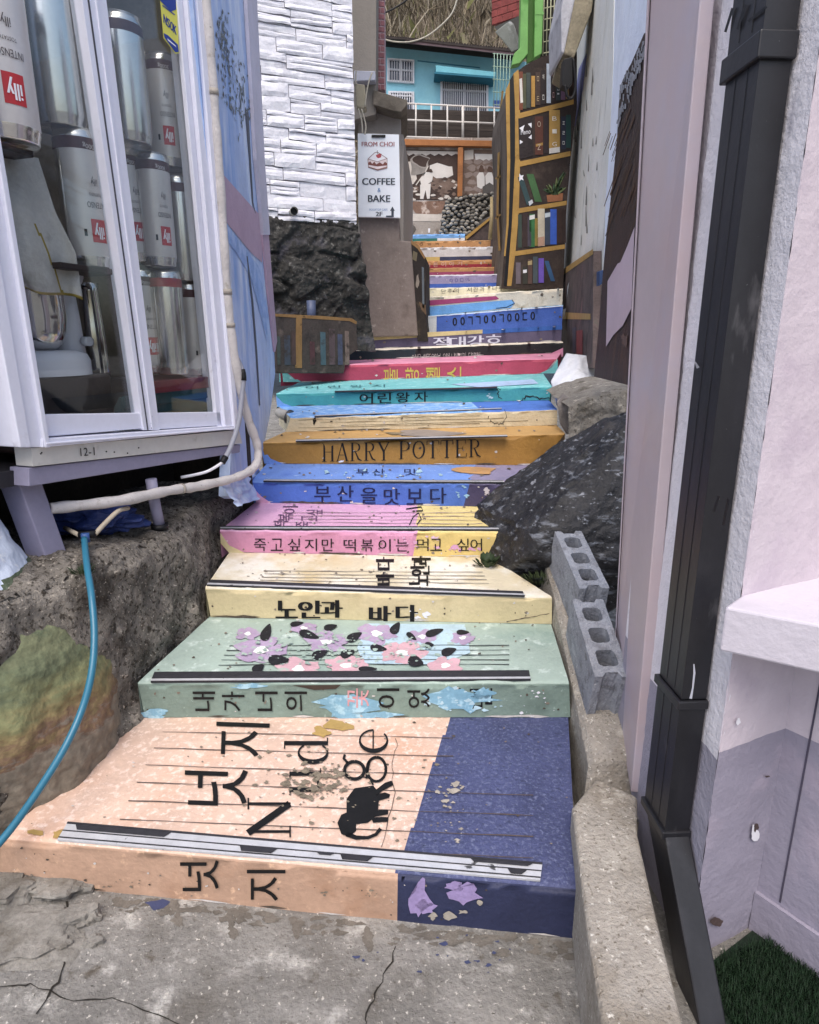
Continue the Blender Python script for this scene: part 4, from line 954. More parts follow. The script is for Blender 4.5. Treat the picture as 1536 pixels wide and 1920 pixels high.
# ------------------------------------------------------------------ pipes and hoses on the left
def smooth_path(P, n=6):
    P = [V(p) for p in P]; out = []
    for i in range(len(P) - 1):
        p0, p1, p2, p3 = P[max(i - 1, 0)], P[i], P[i + 1], P[min(i + 2, len(P) - 1)]
        for k in range(n):
            t = k / n
            out.append(.5 * ((2 * p1) + (p2 - p0) * t + (2 * p0 - 5 * p1 + 4 * p2 - p3) * t * t + (3 * p1 - p0 - 3 * p2 + p3) * t ** 3))
    return out + [P[-1]]
WRAP = mat('pipe_wrap', 'c6c1c0', rough=.7, var=.08, vs=9, layers=(('9a938a', 20, .6, .72), ('7a746c', 45, .68, .76)), bump=.5, bs=30)
def kpath(L): return [ks(x, y, o) for x, y, o in L]
P = smooth_path(kpath([(362, -40, .05), (379, 150, .05), (394, 350, .05), (409, 560, .05), (424, 690, .055), (444, 780, .06), (460, 836, .07), (452, 872, .08), (415, 893, .08), (350, 910, .06), (300, 918, .05), (210, 938, .03), (120, 956, -.06)]), 10)
mb = MB(); mb.tube(P, [.0205 + .0016 * math.sin(i * 1.3) + .001 * math.sin(i * .37) for i in range(len(P))], WRAP, 14)
pipe = mb.build('insulated_pipe'); tag(pipe, 'white wrapped drain pipe running down the jamb and along under the kiosk', 'pipe')
for i in (11, 29, 33, 96):
    if i < len(P) - 1: mb = MB(); mb.tube([P[i], P[i].lerp(P[i + 1], .6)], .0228, mat('cable_tie', 'a8a096', rough=.5), 14); mb.build('tie_band', pipe)
GREYC = mat('conduit_grey', '8f92a0', rough=.4, var=.05, bump=.05)
P = smooth_path(kpath([(428, 660, .03), (430, 700, .075), (428, 740, .075), (420, 790, .08), (404, 838, .08), (392, 866, .07)]), 6); mb = MB(); mb.tube(P, .0115, GREYC, 10); cn = mb.build('cable_conduit'); tag(cn, 'thin grey cable conduit looping in front of the wrapped pipe', 'cable')
for q in (P[5:9], P[-4:]): mb = MB(); mb.tube(q, .0145, BLACK, 10); mb.build('tape_wrap', cn)
P = smooth_path(kpath([(392, 866, .07), (372, 884, .04), (350, 896, -.03)]), 4); mb = MB(); mb.tube(P, .007, WHITE, 8); mb.build('cable_end', cn)
HOSE = mat('hose_teal', '1f6f8c', rough=.32, var=.06, vs=6, bump=.03, spec=.5); CREAMP = mat('cream_tube', 'b9ad98', rough=.5, var=.08, bump=.1)
Yh = [(158, 1010, 2.12), (163, 1060, 1.98), (172, 1120, 1.87), (177, 1190, 1.79), (172, 1260, 1.72), (154, 1330, 1.66), (120, 1405, 1.58), (70, 1485, 1.51), (20, 1555, 1.46), (-40, 1625, 1.40)]
mb = MB(); mb.tube(smooth_path([onY(x, y, Y) for x, y, Y in Yh], 8), .0105, HOSE, 12); hz = mb.build('garden_hose'); tag(hz, 'teal garden hose hanging from the bank down to the bottom step', 'hose')
mb = MB(); j0, j1, j2, j3 = onY(132, 995, 2.18), onY(160, 1006, 2.15), onY(178, 1002, 2.17), onY(222, 958, 2.3)
mb.tube([j1 + V((0, 0, -.02)), j1 + V((0, 0, .012))], .014, mat('fitting_blue', '3a5fa0', rough=.4), 12); mb.tube([onY(148, 1003, 2.16), onY(180, 1001, 2.17)], .0125, BLACK, 12); mb.build('hose_tee', hz)
mb = MB(); mb.tube(smooth_path([j2, onY(198, 980, 2.23), j3, onY(240, 953, 2.4)], 4), .0085, CREAMP, 10); mb.tube([onY(122, 990, 2.25), onY(148, 1003, 2.16)], .008, CREAMP, 10); mb.build('tube_branch', hz)
# weed tufts
def tuft(name, c, n, r, hgt, mt, label, leafy=.5):
    mb = MB(); c = V(c)
    for _ in range(n):
        a = random.random() * 6.28; q = r * random.random() ** .5; b = c + V((math.cos(a) * q, math.sin(a) * q * .7, 0)); l = hgt * random.uniform(.4, 1)
        d = V((math.cos(a) * .7, math.sin(a) * .5, random.uniform(.4, 1.1))).normalized(); s = d.cross(V((0, 0, 1)))
        if s.length < .01: s = V((1, 0, 0))
        s = s.normalized() * l * .22 * leafy; m = b + d * l * .55 + V((0, 0, .1 * l))
        mb.face([b, m + s, b + d * l, m - s], mt)
    return tag(mb.build(name, recalc=False), label, 'plant')
WEED = mat('weed_leaf', '34462a', var=.35, vs=40, bump=0, rough=.6)
p = onZ(112, 1095, .78); tuft('moss_tuft', (-1.07, 1.98, .76), 60, .03, .04, WEED, 'tiny dark weed tuft where the pillar meets the bank')
# ------------------------------------------------------------------ right side: curb, ledge, blocks, boulder
mb = MB()
cz = .25
top = [onZ(x, y, cz) for x, y in ((1073, 1512), (1118, 1458), (1196, 1492), (1196, 1560), (1232, 1720), (1283, 1925))]
top += [top[-1] + V((-.06, -.3, 0)), onZ(1130, 1925, cz) + V((-.04, -.3, 0)), onZ(1130, 1925, cz), onZ(1098, 1720, cz)]
mb.prism([p + V((0, 0, -cz)) for p in top], V((0, 0, cz)), CURB)
tag(mb.build('concrete_curb', None, .012, False, 3), 'rough beige concrete curb at the lower right beside the bottom step', 'curb')
# ledge the blocks stand on
LX = [(1.60, .50, .70, .12), (1.70, .54, .71, .14), (1.735, .555, .715, .235), (1.95, .575, .735, .29), (2.2, .588, .75, .37), (2.5, .598, .77, .50), (2.75, .60, .8, .58), (2.95, .6, .85, .62)]
mb = MB()
def ledge(u, v):
    t = u * (len(LX) - 1); k = min(int(t), len(LX) - 2); f = t - k
    y, x0, x1, z = [LX[k][i] + (LX[k + 1][i] - LX[k][i]) * f for i in range(4)]
    Pp = [(x0 - .01, 0), (x0, z * .6), (x0 + .004, z - .02), (x0 + .02, z), (x1, z + .01)]
    t = v * 4; k = min(int(t), 3); f = t - k; a, b = Pp[k], Pp[k + 1]
    p = V((a[0] + (b[0] - a[0]) * f, y, a[1] + (b[1] - a[1]) * f))
    return p + V((-.3, 0, .6)) * (.01 * fr(p, 6, 4) + .004 * fr(p, 25, 4)) * (v > 0)
mb.grid(ledge, 70, 60, CURB)
y, x0, x1, z = LX[0]; mb.face([(x0 - .01, y, 0), (x1, y, 0), (x1, y, z), (x0, y, z)], CURB)
tag(mb.build('concrete_ledge', recalc=True), 'sloping concrete ledge that carries the two hollow blocks', 'ledge')
# hollow blocks
BLK = mat('block_concrete', '9a9ea8', var=.14, vs=14, layers=(('7b7d84', 22, .52, .66), ('c3c6cd', 120, .62, .72), ('5f6065', 160, .68, .74)), bump=.9, bs=110, rough=.95)
def make_block():
    L_, W_, Hh = .38, .115, .185; b = bmesh.new(); mbk = MB()
    # outline of the top with three rounded cells, built as a wall skin: quads between the outer rim and each cell
    def rr(cx, sx, sy, n=5, r=.018):
        o = []
        for qx, qy, a0 in ((1, 1, 0), (-1, 1, 90), (-1, -1, 180), (1, -1, 270)):
            for k in range(n): a = R(a0 + 90 * k / (n - 1)); o.append((cx + qx * (sx - r) + r * math.cos(a), qy * (sy - r) + r * math.sin(a)))
        return o
    for c in (-.107, 0, .107):
        x0, x1 = c - .0535, c + .0535
        if c < -.1: x0 = -L_ / 2 + .018
        if c > .1: x1 = L_ / 2 - .018
        ic = rr(c, .036, .033); m = len(ic)
        def outer(p):
            dx, dy = p[0] - c, p[1]; t = min(((x1 - c) if dx > 0 else (c - x0)) / max(abs(dx), 1e-6), (W_ / 2) / max(abs(dy), 1e-6)); return (c + dx * t, dy * t)
        oc = [outer(p) for p in ic]
        # force corners into the ring
        ring = []
        for k in range(m):
            a, bq = oc[k], oc[(k + 1) % m]
            ring.append((ic[k], a))
        for z0, flip in ((Hh, False), (0, True)):
            for k in range(m):
                a, bb = ring[k], ring[(k + 1) % m]
                pts = [V((*a[0], z0)), V((*a[1], z0))]
                if abs(a[1][0] - bb[1][0]) > 1e-5 and abs(a[1][1] - bb[1][1]) > 1e-5:
                    cx_ = x1 if max(a[1][0], bb[1][0]) > c else x0; cy_ = W_ / 2 if max(a[1][1], bb[1][1]) > 0 else -W_ / 2
                    pts.append(V((cx_, cy_, z0)))
                pts += [V((*bb[1], z0)), V((*bb[0], z0))]
                mbk.face(pts, BLK)
        for k in range(m):
            a, bb = ic[k], ic[(k + 1) % m]; mbk.face([V((*a, 0)), V((*bb, 0)), V((*bb, Hh)), V((*a, Hh))], BLK, False)
    X = L_ / 2 - .018
    for s in (-1, 1):
        mbk.face([V((-X, s * W_ / 2, 0)), V((X, s * W_ / 2, 0)), V((X, s * W_ / 2, Hh)), V((-X, s * W_ / 2, Hh))], BLK)
        # grooved end: two horns with a shallow channel between them
        e = [(X, W_ / 2), (X + .018, W_ / 2), (X + .018, W_ / 2 - .026), (X + .002, W_ / 2 - .036), (X + .002, -W_ / 2 + .036), (X + .018, -W_ / 2 + .026), (X + .018, -W_ / 2), (X, -W_ / 2)]
        for (a, b2) in zip(e, e[1:]): mbk.face([V((s * a[0], a[1], 0)), V((s * b2[0], b2[1], 0)), V((s * b2[0], b2[1], Hh)), V((s * a[0], a[1], Hh))], BLK)
        for z0 in (0, Hh):
            mbk.face([V((s * q[0], q[1], z0)) for q in (e[0], e[1], e[2], e[3])] + [V((s * X, W_ / 2 - .036, z0))], BLK)
            mbk.face([V((s * q[0], q[1], z0)) for q in (e[4], e[5], e[6], e[7])] + [V((s * X, -W_ / 2 + .036, z0))], BLK)
    b.free()
    o = mbk.build('concrete_block', None, 0, True)
    return o
blk = make_block()
# roughen its skin a little: cut the big faces finer and chip them
def roughen(o, cuts=5, amp=.0022):
    b = bmesh.new(); b.from_mesh(o.data)
    bmesh.ops.triangulate(b, faces=[f for f in b.faces if len(f.verts) > 4])
    bmesh.ops.subdivide_edges(b, edges=[e for e in b.edges if e.calc_length() > .02], cuts=cuts, use_grid_fill=True)
    b.normal_update()
    for v in b.verts: v.co += v.normal * (amp * noise.noise(v.co * 60) + amp * 1.4 * noise.noise(v.co * 140) - amp * 2 * max(0, noise.noise(v.co * 22) - .35))
    b.to_mesh(o.data); b.free()
roughen(blk)
blk.location = (0, 0, 0)
GB = 'hollow concrete blocks on the right ledge'
def set_block(o, far, near, label):
    """far / near: centre line ends of the block's base"""
    far, near = V(far), V(near); d = (far - near); o.location = (far + near) / 2
    yaw = math.atan2(d.y, d.x); pit = -math.atan2(d.z, math.hypot(d.x, d.y)); o.rotation_euler = (0, pit, yaw)
    tag(o, label, 'concrete block', GB)
b2 = blk.copy(); COL.objects.link(b2)
set_block(blk, (.662, 2.27, .40), (.655, 1.91, .282), 'nearer hollow block with three open cells, standing lower on the ledge')
set_block(b2, (.67, 2.66, .545), (.69, 2.30, .43), 'farther hollow block leaning up the ledge against the boulder')
# boulder
BOUL = mat('boulder_dark', '2d2d31', var=.4, vs=9, layers=(('15151a', 6, .46, .62), ('747983', 9, .56, .68, (1, 2, 3.5)), ('9a9fa9', 30, .6, .7, (1, 1, 2)), ('b5b8be', 90, .7, .76), ('57514a', 5, .6, .8)), bump=1.0, bs=34, rough=.5, spec=.5)
def bshape(q):
    z = q.z
    x = q.x + (.62 * z if z > 0 else .06 * z)           # leans right towards its peak
    k = 1 - .34 * max(0, z)
    return V((x * k, q.y * k, z * (1.0 if z > 0 else .95)))
b = bmesh.new(); bmesh.ops.create_icosphere(b, subdivisions=6, radius=1); mb = MB()
BF, BF2 = facets(21, 30, .84, 1.0), facets(8, 20, .6, 1.0)
cen = V((.915, 3.03, .70)); siz = (.45, .40, .46)
for v in b.verts:
    p = v.co.copy(); q = bshape(p)
    rg = V((p.x + p.z * .8, p.y, p.z - p.x * .8)); d = (BF(p) * 1.12 - 1) + .03 * fr(p, 1.6, 7) - .045 * abs(fr(V((rg.x, rg.y, rg.z * 3)), 3, 2)) + .05 * BF2(V((noise.noise(p * 3), noise.noise(p * 3 + V((5, 0, 0))), noise.noise(p * 3 + V((0, 7, 0))))).normalized()) - .034 * abs(fr(V((rg.x * .6, rg.y, rg.z * 2)), 9, 5)) - .02 * abs(fr(p, 24, 3))
    q *= 1 + d
    mb.v.append(cen + V((q.x * siz[0], q.y * siz[1], q.z * siz[2])))
for f in b.faces: mb.f.append(tuple(v.index for v in f.verts)); mb.m.append(mb.mi(BOUL)); mb.sm.append(True)
b.free()
tag(mb.build('boulder', recalc=False), 'big black jagged boulder bedded at the right end of the lower steps', 'boulder')
p = onY(914, 1046, 2.80); tuft('weed_tuft', (p.x, p.y, .49), 46, .03, .075, WEED, 'small leafy weed in the corner left of the boulder', 1.2)
p = onY(1010, 1078, 2.62); tuft('moss_tuft', (p.x + .02, p.y, .49), 130, .08, .035, mat('moss_green', '3c4a2a', var=.3, vs=40, bump=0), 'dark moss strip along the boulder foot above the cream step', .6)

# concrete behind the boulder and the painted lump next to it
CL = mat('retaining_concrete', '8b867e', var=.25, vs=6, layers=(('5a544b', 6, .5, .66), ('b7b0a4', 18, .58, .7), ('4f4a42', 60, .58, .68)), bump=1.0, bs=60, rough=.95)
mb = MB(); Y0 = 3.45
def conc(u, v):
    L = [(1048, 900), (1058, 760), (1072, 738), (1112, 712)]
    base = onY(1066 + 134 * u, 900 - 187 * v + 34 * (1 - u) ** 2 * v, Y0 + .1 * v)
    if v > .9: base += V((0, .6 * (v - .9) * 10, 0))
    return base + V((-.2, -1, .2)) * (.03 * fr(base, 5, 2) + .01 * fr(base, 20, 2))
mb.grid(conc, 50, 60, CL); tag(mb.build('retaining_wall'), 'grey concrete retaining wall between the boulder and the dark mural wall', 'retaining wall')
mb = MB(); GP = mat('grey_painted_side', '7d7672', var=.2, vs=6, layers=(('a59e9a', 9, .56, .7),), bump=.4)
mb.prism([onY(x, y, 3.72) for x, y in ((1044, 752), (1056, 744), (1078, 748), (1086, 775), (1078, 812), (1062, 815), (1050, 795))], (.12, .5, .02), GP)
tag(mb.build('stair_side_block', None, .01), 'grey painted stub wall closing the right end of the turquoise step', 'wall stub')
WLP = mat('whitewashed_lump', 'd3d6de', var=.1, vs=5, layers=(('9297a2', 6, .55, .7),), bump=.4)
mb = MB()
def lump(u, v):
    L = [(1040, 745), (1033, 715), (1046, 690), (1062, 662)]; Rr = [(1075, 752), (1118, 712), (1118, 690), (1112, 668)]
    t = v * 3; k = min(int(t), 2); f = t - k
    lx = L[k][0] + (L[k + 1][0] - L[k][0]) * f; ly = L[k][1] + (L[k + 1][1] - L[k][1]) * f; rx = Rr[k][0] + (Rr[k + 1][0] - Rr[k][0]) * f; ry = Rr[k][1] + (Rr[k + 1][1] - Rr[k][1]) * f
    return onY(lx + (rx - lx) * u, ly + (ry - ly) * u, 4.1 + .5 * v - .12 * math.sin(u * 3.14) + .05 * noise.noise(V((u * 4, v * 4, 3))))
mb.grid(lump, 24, 24, WLP); o = mb.build('plaster_lump'); sm = o.modifiers.new('thick', 'SOLIDIFY'); sm.thickness = .06
tag(o, 'whitewashed slanting plaster lump at the right end of the crimson step', 'plaster')

# ------------------------------------------------------------------ lavender panel, pillar house, downpipe
LAVP = mat('panel_mauve', 'c2b3ba', rough=.45, var=.04, vs=2, layers=(('bab6cc', 1.6, .52, .72), ('c6adb0', 1.2, .5, .7)), bump=.05, spec=.45)
pnl = thing('metal_panel', (.7, 1.85, .25), 'tall smooth mauve metal panel between the dark mural and white pillar', 'panel')
a_, b_, c_, d_ = onY(1216, -60, 2.1), onY(1163, 1000, 2.1), onY(1183, 1490, 1.63), onY(1318, -60, 1.63)
bl = b_ + (b_ - a_) * ((b_.z - .3) / (a_.z - b_.z)); cl = c_ + (c_ - d_) * ((c_.z - .2) / (d_.z - c_.z))
pn = (cl - bl).cross(a_ - bl).normalized(); pn = pn if pn.x < 0 else -pn
mb = MB(); mb.prism([bl, cl, d_, a_], -pn * .03, LAVP); mb.build('panel_sheet', pnl, .003)
EDG = mat('panel_edge_dark', '3a2c32', rough=.5)
mb = MB()
for f0, wd in ((.10, .004), (.05, .003)):
    q0, q1 = a_.lerp(d_, f0), bl.lerp(cl, f0)
    mb.prism([q0 + pn * .001, q1 + pn * .001, q1 + (cl - bl).normalized() * wd + pn * .001, q0 + (d_ - a_).normalized() * wd + pn * .001], pn * .002, EDG if f0 == .10 else mat('panel_edge_light', 'c9bcc8', rough=.4))
mb.build('panel_seam', pnl)
PIL = mat('pillar_plaster', 'e4e1ea', var=.05, vs=3, zs=((.58, '9c99aa'),), layers=(('b3aec4', 3, .6, .78), ('9f9aac', 11, .64, .8, (1, 1, .2)), ('8b8590', 40, .7, .76)), bump=.55, bs=55, rough=.8)
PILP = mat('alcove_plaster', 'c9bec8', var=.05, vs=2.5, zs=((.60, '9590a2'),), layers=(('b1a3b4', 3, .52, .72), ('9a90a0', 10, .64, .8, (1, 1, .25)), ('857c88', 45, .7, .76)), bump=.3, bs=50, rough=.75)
W0, W1, A1, B1 = V((.68, 1.63, 0)), V((.70, 1.26, 0)), V((.905, 1.356, 0)), V((1.215, .904, 0))
house = thing('lavender_house', (.85, 1.4, 0), 'lavender plastered house corner with a ledge and two tone lower paint, right edge', 'house')
mb = MB(); h3 = V((0, 0, 3.0)); z1 = V((0, 0, -.02))
outl = [W0, W1, A1, V((.95, 1.42, 0)), V((.95, 1.75, 0)), V((.70, 1.75, 0))]
def wallgrid(mb, p, q, z0, z1_, nu, nv, mt, n, amp=.003):
    def fn(u, v):
        x = p.lerp(q, u); x = V((x.x, x.y, z0 + (z1_ - z0) * v)); e = min(u, 1 - u) > .001
        return x + n * (amp * noise.noise(x * 14) + amp * .7 * noise.noise(x * 40)) + (V((0, 0, 0)))
    mb.grid(fn, nu, nv, mt)
def outn(p, q):
    d = (q - p).normalized(); n = V((d.y, -d.x, 0)); return n if n.dot(V((0, 0, 0)) - (p + q) / 2) > 0 else -n
wallgrid(mb, W0, W1, 0, 3, 14, 130, PIL, outn(W0, W1)); 
mb.prism([W0 + V((0.004, 0, 0)), V((.70, 1.9, 0)), V((.99, 1.9, 0)), V((.93, 1.40, 0)), W1 + V((.01, .006, 0))], h3, PIL)
mb.build('pillar', house)
mb = MB(); side_mb = mb; wallgrid(mb, W1, A1 + (A1 - W1) * .6, 0, 3, 18, 130, PILP, outn(W1, A1))
mb = MB(); nB = outn(A1, B1); wallgrid(mb, A1, B1, 0, .90, 12, 40, PILP, nB, .001)
up = nB * -.10
wallgrid(mb, A1 + up + (A1 - W1).normalized() * .0, B1 + up, .97, 3.0, 12, 60, PILP, nB, .002)
mb.prism([A1 + (B1 - A1) * .1 + nB * .001 + V((0, 0, .13)), A1 + (B1 - A1) * .1 + nB * .001 + V((0, 0, .905)), A1 + (B1 - A1) * .1075 + nB * .001 + V((0, 0, .905)), A1 + (B1 - A1) * .1075 + nB * .001 + V((0, 0, .13))], nB * .0012, mat('joint_line', '4f4a5c'))
mb.prism([A1 + nB * .001, B1 + nB * .001, B1 + nB * .012, A1 + nB * .012], V((0, 0, .12)), PILP)
mb.build('alcove_back', house)
mb = MB(); zt = .98
tp = [onZ(1360, 1138, zt), onZ(1536, 1172, zt) + V((.0, 0, 0)), onZ(1536, 1172, zt) + (onZ(1536, 1172, zt) - onZ(1360, 1138, zt)) * .9]
far = A1 + V((0, 0, zt)) + (A1 - W1) * .02
tp += [tp[2] + V((.25, .12, 0)), V((far.x + .03, far.y + .06, zt)), V((W1.x + .012, W1.y + .012, zt))]
mb.prism([p + V((0, 0, -.098)) for p in tp], V((0, 0, .098)), mat('ledge_paint', 'c6c0cc', var=.04, vs=3, bump=.25, bs=50)); mb.build('window_ledge', house, .005)
# peeling spots on the alcove side
an = outn(W1, A1); asf = lambda x, y, off=0: on((W1.copy(), an), x, y) + an * (off + .004)
mb = side_mb; BR = mat('spall_brown', '5a4a48', var=.2)
mb.decal(blot(1411, 1560, 7, 16, 14, .6), asf, WHITE); mb.decal(blot(1413, 1548, 4, 8, 10, .6), asf, BR, .0035); mb.decal(blot(1340, 1725, 12, 8), asf, BR); mb.decal(blot(1434, 1453, 4, 2), asf, BR); mb.decal(blot(1380, 1350, 4, 6), asf, WHITE)
mb.build('alcove_side', house, recalc=False)
# downpipe
wd_ = (W1 - W0).normalized(); wn = outn(W0, W1)
PIPE = mat('downpipe_black', '1f1f24', rough=.42, var=.15, vs=6, layers=(('303036', 4, .5, .7, (1, 1, .2)), ('57565a', 16, .64, .8, (1, 1, .3)), ('8a8a8c', 110, .71, .75)), bump=.05, spec=.45)
dp = thing('downpipe', (.66, 1.38, .0), 'tall black rectangular downpipe with joint collars on the white pillar', 'downpipe')
Q = W0.lerp(W1, .665)
def sect(c, a, b, z, dx=0): return [V((c.x, c.y, z)) + wd_ * s * a + wn * t for s, t in ((-1, .006), (1, .006), (1, b), (-1, b))]
def pipe_seg(z0, z1_, a=.060, b=.068):
    mb = MB(); mb.prism(sect(Q, a, b, z0), V((0, 0, z1_ - z0)), PIPE)
    for s in (-.3, .3):
        p = V((Q.x, Q.y, z0 + .01)) + wd_ * s * a * 1.2 + wn * b
        mb.prism([p, p + wd_ * .002, p + wd_ * .002 + wn * .0012, p + wn * .0012], V((0, 0, z1_ - z0 - .02)), PIPE)
    return mb
zc1 = on((Q + wn * .068, wn), 1395, 85).z; zc2 = on((Q + wn * .068, wn), 1265, 1300).z
pipe_seg(.33, zc2).build('pipe_section', dp, .004); mid = pipe_seg(zc2 + .001, zc1, .058, .066); pipe_seg(zc1 + .001, 3.0, .060, .068).build('pipe_section', dp, .004)
for zc, hh in ((zc1, .045), (zc2, .022), (.335, .022)):
    mb = MB(); mb.prism([V((Q.x, Q.y, zc - hh)) + wd_ * s * .067 + wn * t for s, t in ((-1, .003), (1, .003), (1, .076), (-1, .076))], V((0, 0, hh)), PIPE); mb.build('pipe_collar', dp, .003)
mb = MB(); s0 = sect(Q, .061, .069, .33); dn = (V((.690, 1.02, 0)) - V((Q.x, Q.y, 0)))
dv = V((.03, -.25, -.36)); mb.prism(s0, dv, PIPE); mb.build('elbow_spout', dp, .004)
mb = mid; ps = lambda x, y, off=0: on((Q + wn * .070, wn), x, y) + wn * off
mb.ribbon([(1303, 1245), (1304, 1262), (1301, 1290), (1297, 1310)], [2, 4, 3, 5], ps, WHITE, .002); mb.ribbon([(1305, 678), (1311, 690)], [2, 6], ps, mat('scratch_grey', 'a0a0a8'), .002)
for p0, p1 in (((1362, 60), (1376, 15)), ((1385, 55), (1400, 8)), ((1405, 40), (1440, 12)), ((1340, 960), (1350, 930)), ((1358, 985), (1368, 935))): mb.ribbon([p0, p1], 5, ps, BLACK, .002)
mid.build('pipe_section', dp, .004)
# artificial turf
mb = MB(); TURF = mat('turf_blade', '17301a', var=.4, vs=60, bump=0, rough=.6); TB = mat('turf_base', '16261a', var=.3, vs=30, bump=.6)
def inturf(x, y): return y < 1.32 and x > .72 + .05 * (1.3 - y) and (x - .905) * (B1.y - A1.y) - (y - A1.y) * (B1.x - A1.x) > -.0 and y < 1.24 + (x - .72) * .35
mb.face([(.70, 1.22, .006), (.90, 1.34, .006), (1.06, 1.12, .006), (1.25, .5, .006), (.60, .5, .006)], TB)
for _ in range(26000):
    x, y = random.uniform(.70, 1.2), random.uniform(.75, 1.33)
    if not inturf(x, y): continue
    l = random.uniform(.014, .03); a = random.random() * 6.28; t = V((math.cos(a), math.sin(a), 0)); s = V((-t.y, t.x, 0)) * .0016
    b0 = V((x, y, .006)); mb.face([b0 - s, b0 + s, b0 + t * l * .6 + V((0, 0, l))], TURF)
o = mb.build('artificial_turf', recalc=False); tag(o, 'dark green artificial turf in the lower right alcove', 'turf', None, 'stuff')

# ------------------------------------------------------------------ dark mural slab, blue plaster, white peeling wall
DP = vplane(1.0, 3.5, .85, 2.3); dsf = surf(DP)
DBR = mat('mural_brown', '33201f', var=.25, vs=5, layers=(('4a3020', 8, .52, .68, (1, 1, .35)), ('1d1214', 4, .52, .7)), bump=.25, rough=.55)
mb = MB()
mb.prism([dsf(x, y) for x, y in ((1225, -80), (1225, 60), (1208, 62), (1196, 90), (1184, 118), (1172, 140), (1164, 160), (1160, 200), (1157, 260), (1150, 330), (1142, 400), (1138, 430), (1130, 520), (1124, 600), (1114, 706), (1230, 735), (1230, 0))], -DP[1] * .05, DBR)
LVM = mat('mural_mauve', 'c3b0bc', var=.06, vs=3, bump=.1)
mb.decal([(1192, 425), (1178, 462), (1165, 492), (1160, 494), (1141, 527), (1138, 650), (1152, 628), (1170, 610), (1186, 578)], dsf, LVM, .004)
STK = mat('mural_grey_strokes', '8f9196', var=.2, vs=30)
for _ in range(95):
    x = random.uniform(1160, 1212); y0 = 62 + (1212 - x) * 1.75; y = y0 + random.uniform(10, 80) * (.4 + (1212 - x) / 80)
    if y > 235: continue
    mb.ribbon([(x, y), (x + random.uniform(-2, 2), y + random.uniform(6, 13))], random.uniform(1.5, 4), dsf, STK, .0042 + random.random() * .001)
BRS = mat('mural_brush', '5c4028', var=.2)
for _ in range(40):
    x = random.uniform(1145, 1200); y = random.uniform(190, 420); l = random.uniform(20, 60)
    mb.ribbon([(x, y), (x - l * .35, y + l)], random.uniform(.6, 1.6), dsf, BRS, .0042)
mb.decal(blot(1173, 638, 6, 12, 14, .8), dsf, mat('mural_dim', '6a544c'), .0044)
tag(mb.build('dark_mural_wall'), 'dark brown painted wall slab with a mauve patch, beside the mauve panel', 'wall')
WHP = vplane(1.68, 7.05, 1.2, 4.1); wsf = surf(WHP)
WHW = mat('white_peeling_plaster', 'dddcd4', var=.08, vs=2.5, layers=(('8f8e86', 5, .6, .74, (1, 1, .25)), ('5d5c58', 16, .7, .78, (1, 1, .2)), ('dcdcd8', 4, .5, .65)), bump=.5, bs=40)
mb = MB()
mb.prism([wsf(x, y) for x, y in ((1062, -80), (1152, -80), (1150, 120), (1142, 300), (1134, 475), (1128, 690), (1060, 690), (1055, 535), (1062, 400), (1070, 250), (1077, 150))], -WHP[1] * .2, WHW)
for _ in range(34):
    x, y = random.gauss(1092, 18), random.uniform(120, 450)
    if not 1076 < x < 1122: continue
    mb.ribbon([(x, y), (x + random.uniform(-2, 2), y + random.uniform(5, 38))], [.5, random.uniform(1, 3), .5][:2], wsf, mat('peel_grey', '8b8a84', var=.2), .003 + random.random() * .001)
PRP = mat('faded_purple_paint', '8d8fc8', var=.1, vs=9, layers=(('c9c8c0', 18, .58, .66),)); mb.decal([(1102, 98), (1094, 165), (1080, 235), (1075, 240), (1080, 175), (1086, 130)], wsf, PRP, .005)
# painted dark base with ochre trims
DB = mat('painted_base_brown', '5a4c4a', var=.25, vs=6, layers=(('3a3230', 5, .5, .66), ('7a5a58', 4, .58, .72), ('4c5a48', 6, .64, .74)), bump=.3); OCH = paint('a9843a')
mb.prism([wsf(x, y, .004) for x, y in ((1060, 512), (1129, 470), (1128, 690), (1054, 690))], WHP[1] * .05, DB)
bsf2 = lambda x, y, off=0: wsf(x, y, .054 + off)
mb.decal([(1060, 508), (1129, 466), (1129, 476), (1060, 519)], bsf2, OCH); mb.decal([(1062, 585), (1124, 588), (1124, 599), (1062, 598)], bsf2, OCH)
for q, c in (([(1063, 530), (1070, 528), (1064, 575), (1058, 580)], '6a5a6c'), ([(1095, 620), (1108, 618), (1108, 668), (1095, 664)], '7a2a26'), ([(1076, 536), (1079, 528), (1074, 560)], 'd0d0d0'), ([(1066, 580), (1073, 578), (1068, 595)], 'c4c0c4'), ([(1086, 615), (1094, 613), (1093, 660), (1087, 662)], '3a3a44')): mb.decal(q, bsf2, paint(c), .004)
tag(mb.build('white_peeling_wall'), 'old white plaster wall with vertical peeling, painted brown at its foot', 'wall')
LBP = vplane(1.19, 4.08, 1.06, 3.35); lsf = surf(LBP); mb = MB()
LBW = mat('pale_blue_plaster', 'dfe6f4', var=.08, vs=4, layers=(('9aa2b8', 6, .62, .76), ('e0e6f2', 5, .5, .64)), bump=.45, bs=40)
mb.prism([lsf(x, y) for x, y in ((1149, -80), (1235, -80), (1215, 100), (1165, 300), (1150, 420), (1132, 505), (1138, 300))], -LBP[1] * .12, LBW)
tag(mb.build('blue_plaster_wall'), 'pale blue flaking plaster strip behind the top of the dark mural wall', 'wall')
mb = MB(); mb.prism([onY(x, y, 3.9) for x, y in ((1124, 508), (1133, 505), (1133, 530), (1124, 536))], (0, .06, 0), paint('27406a')); tag(mb.build('blue_fitting', None, .004), 'small dark blue fitting at the lower end of the pale blue plaster', 'fitting')
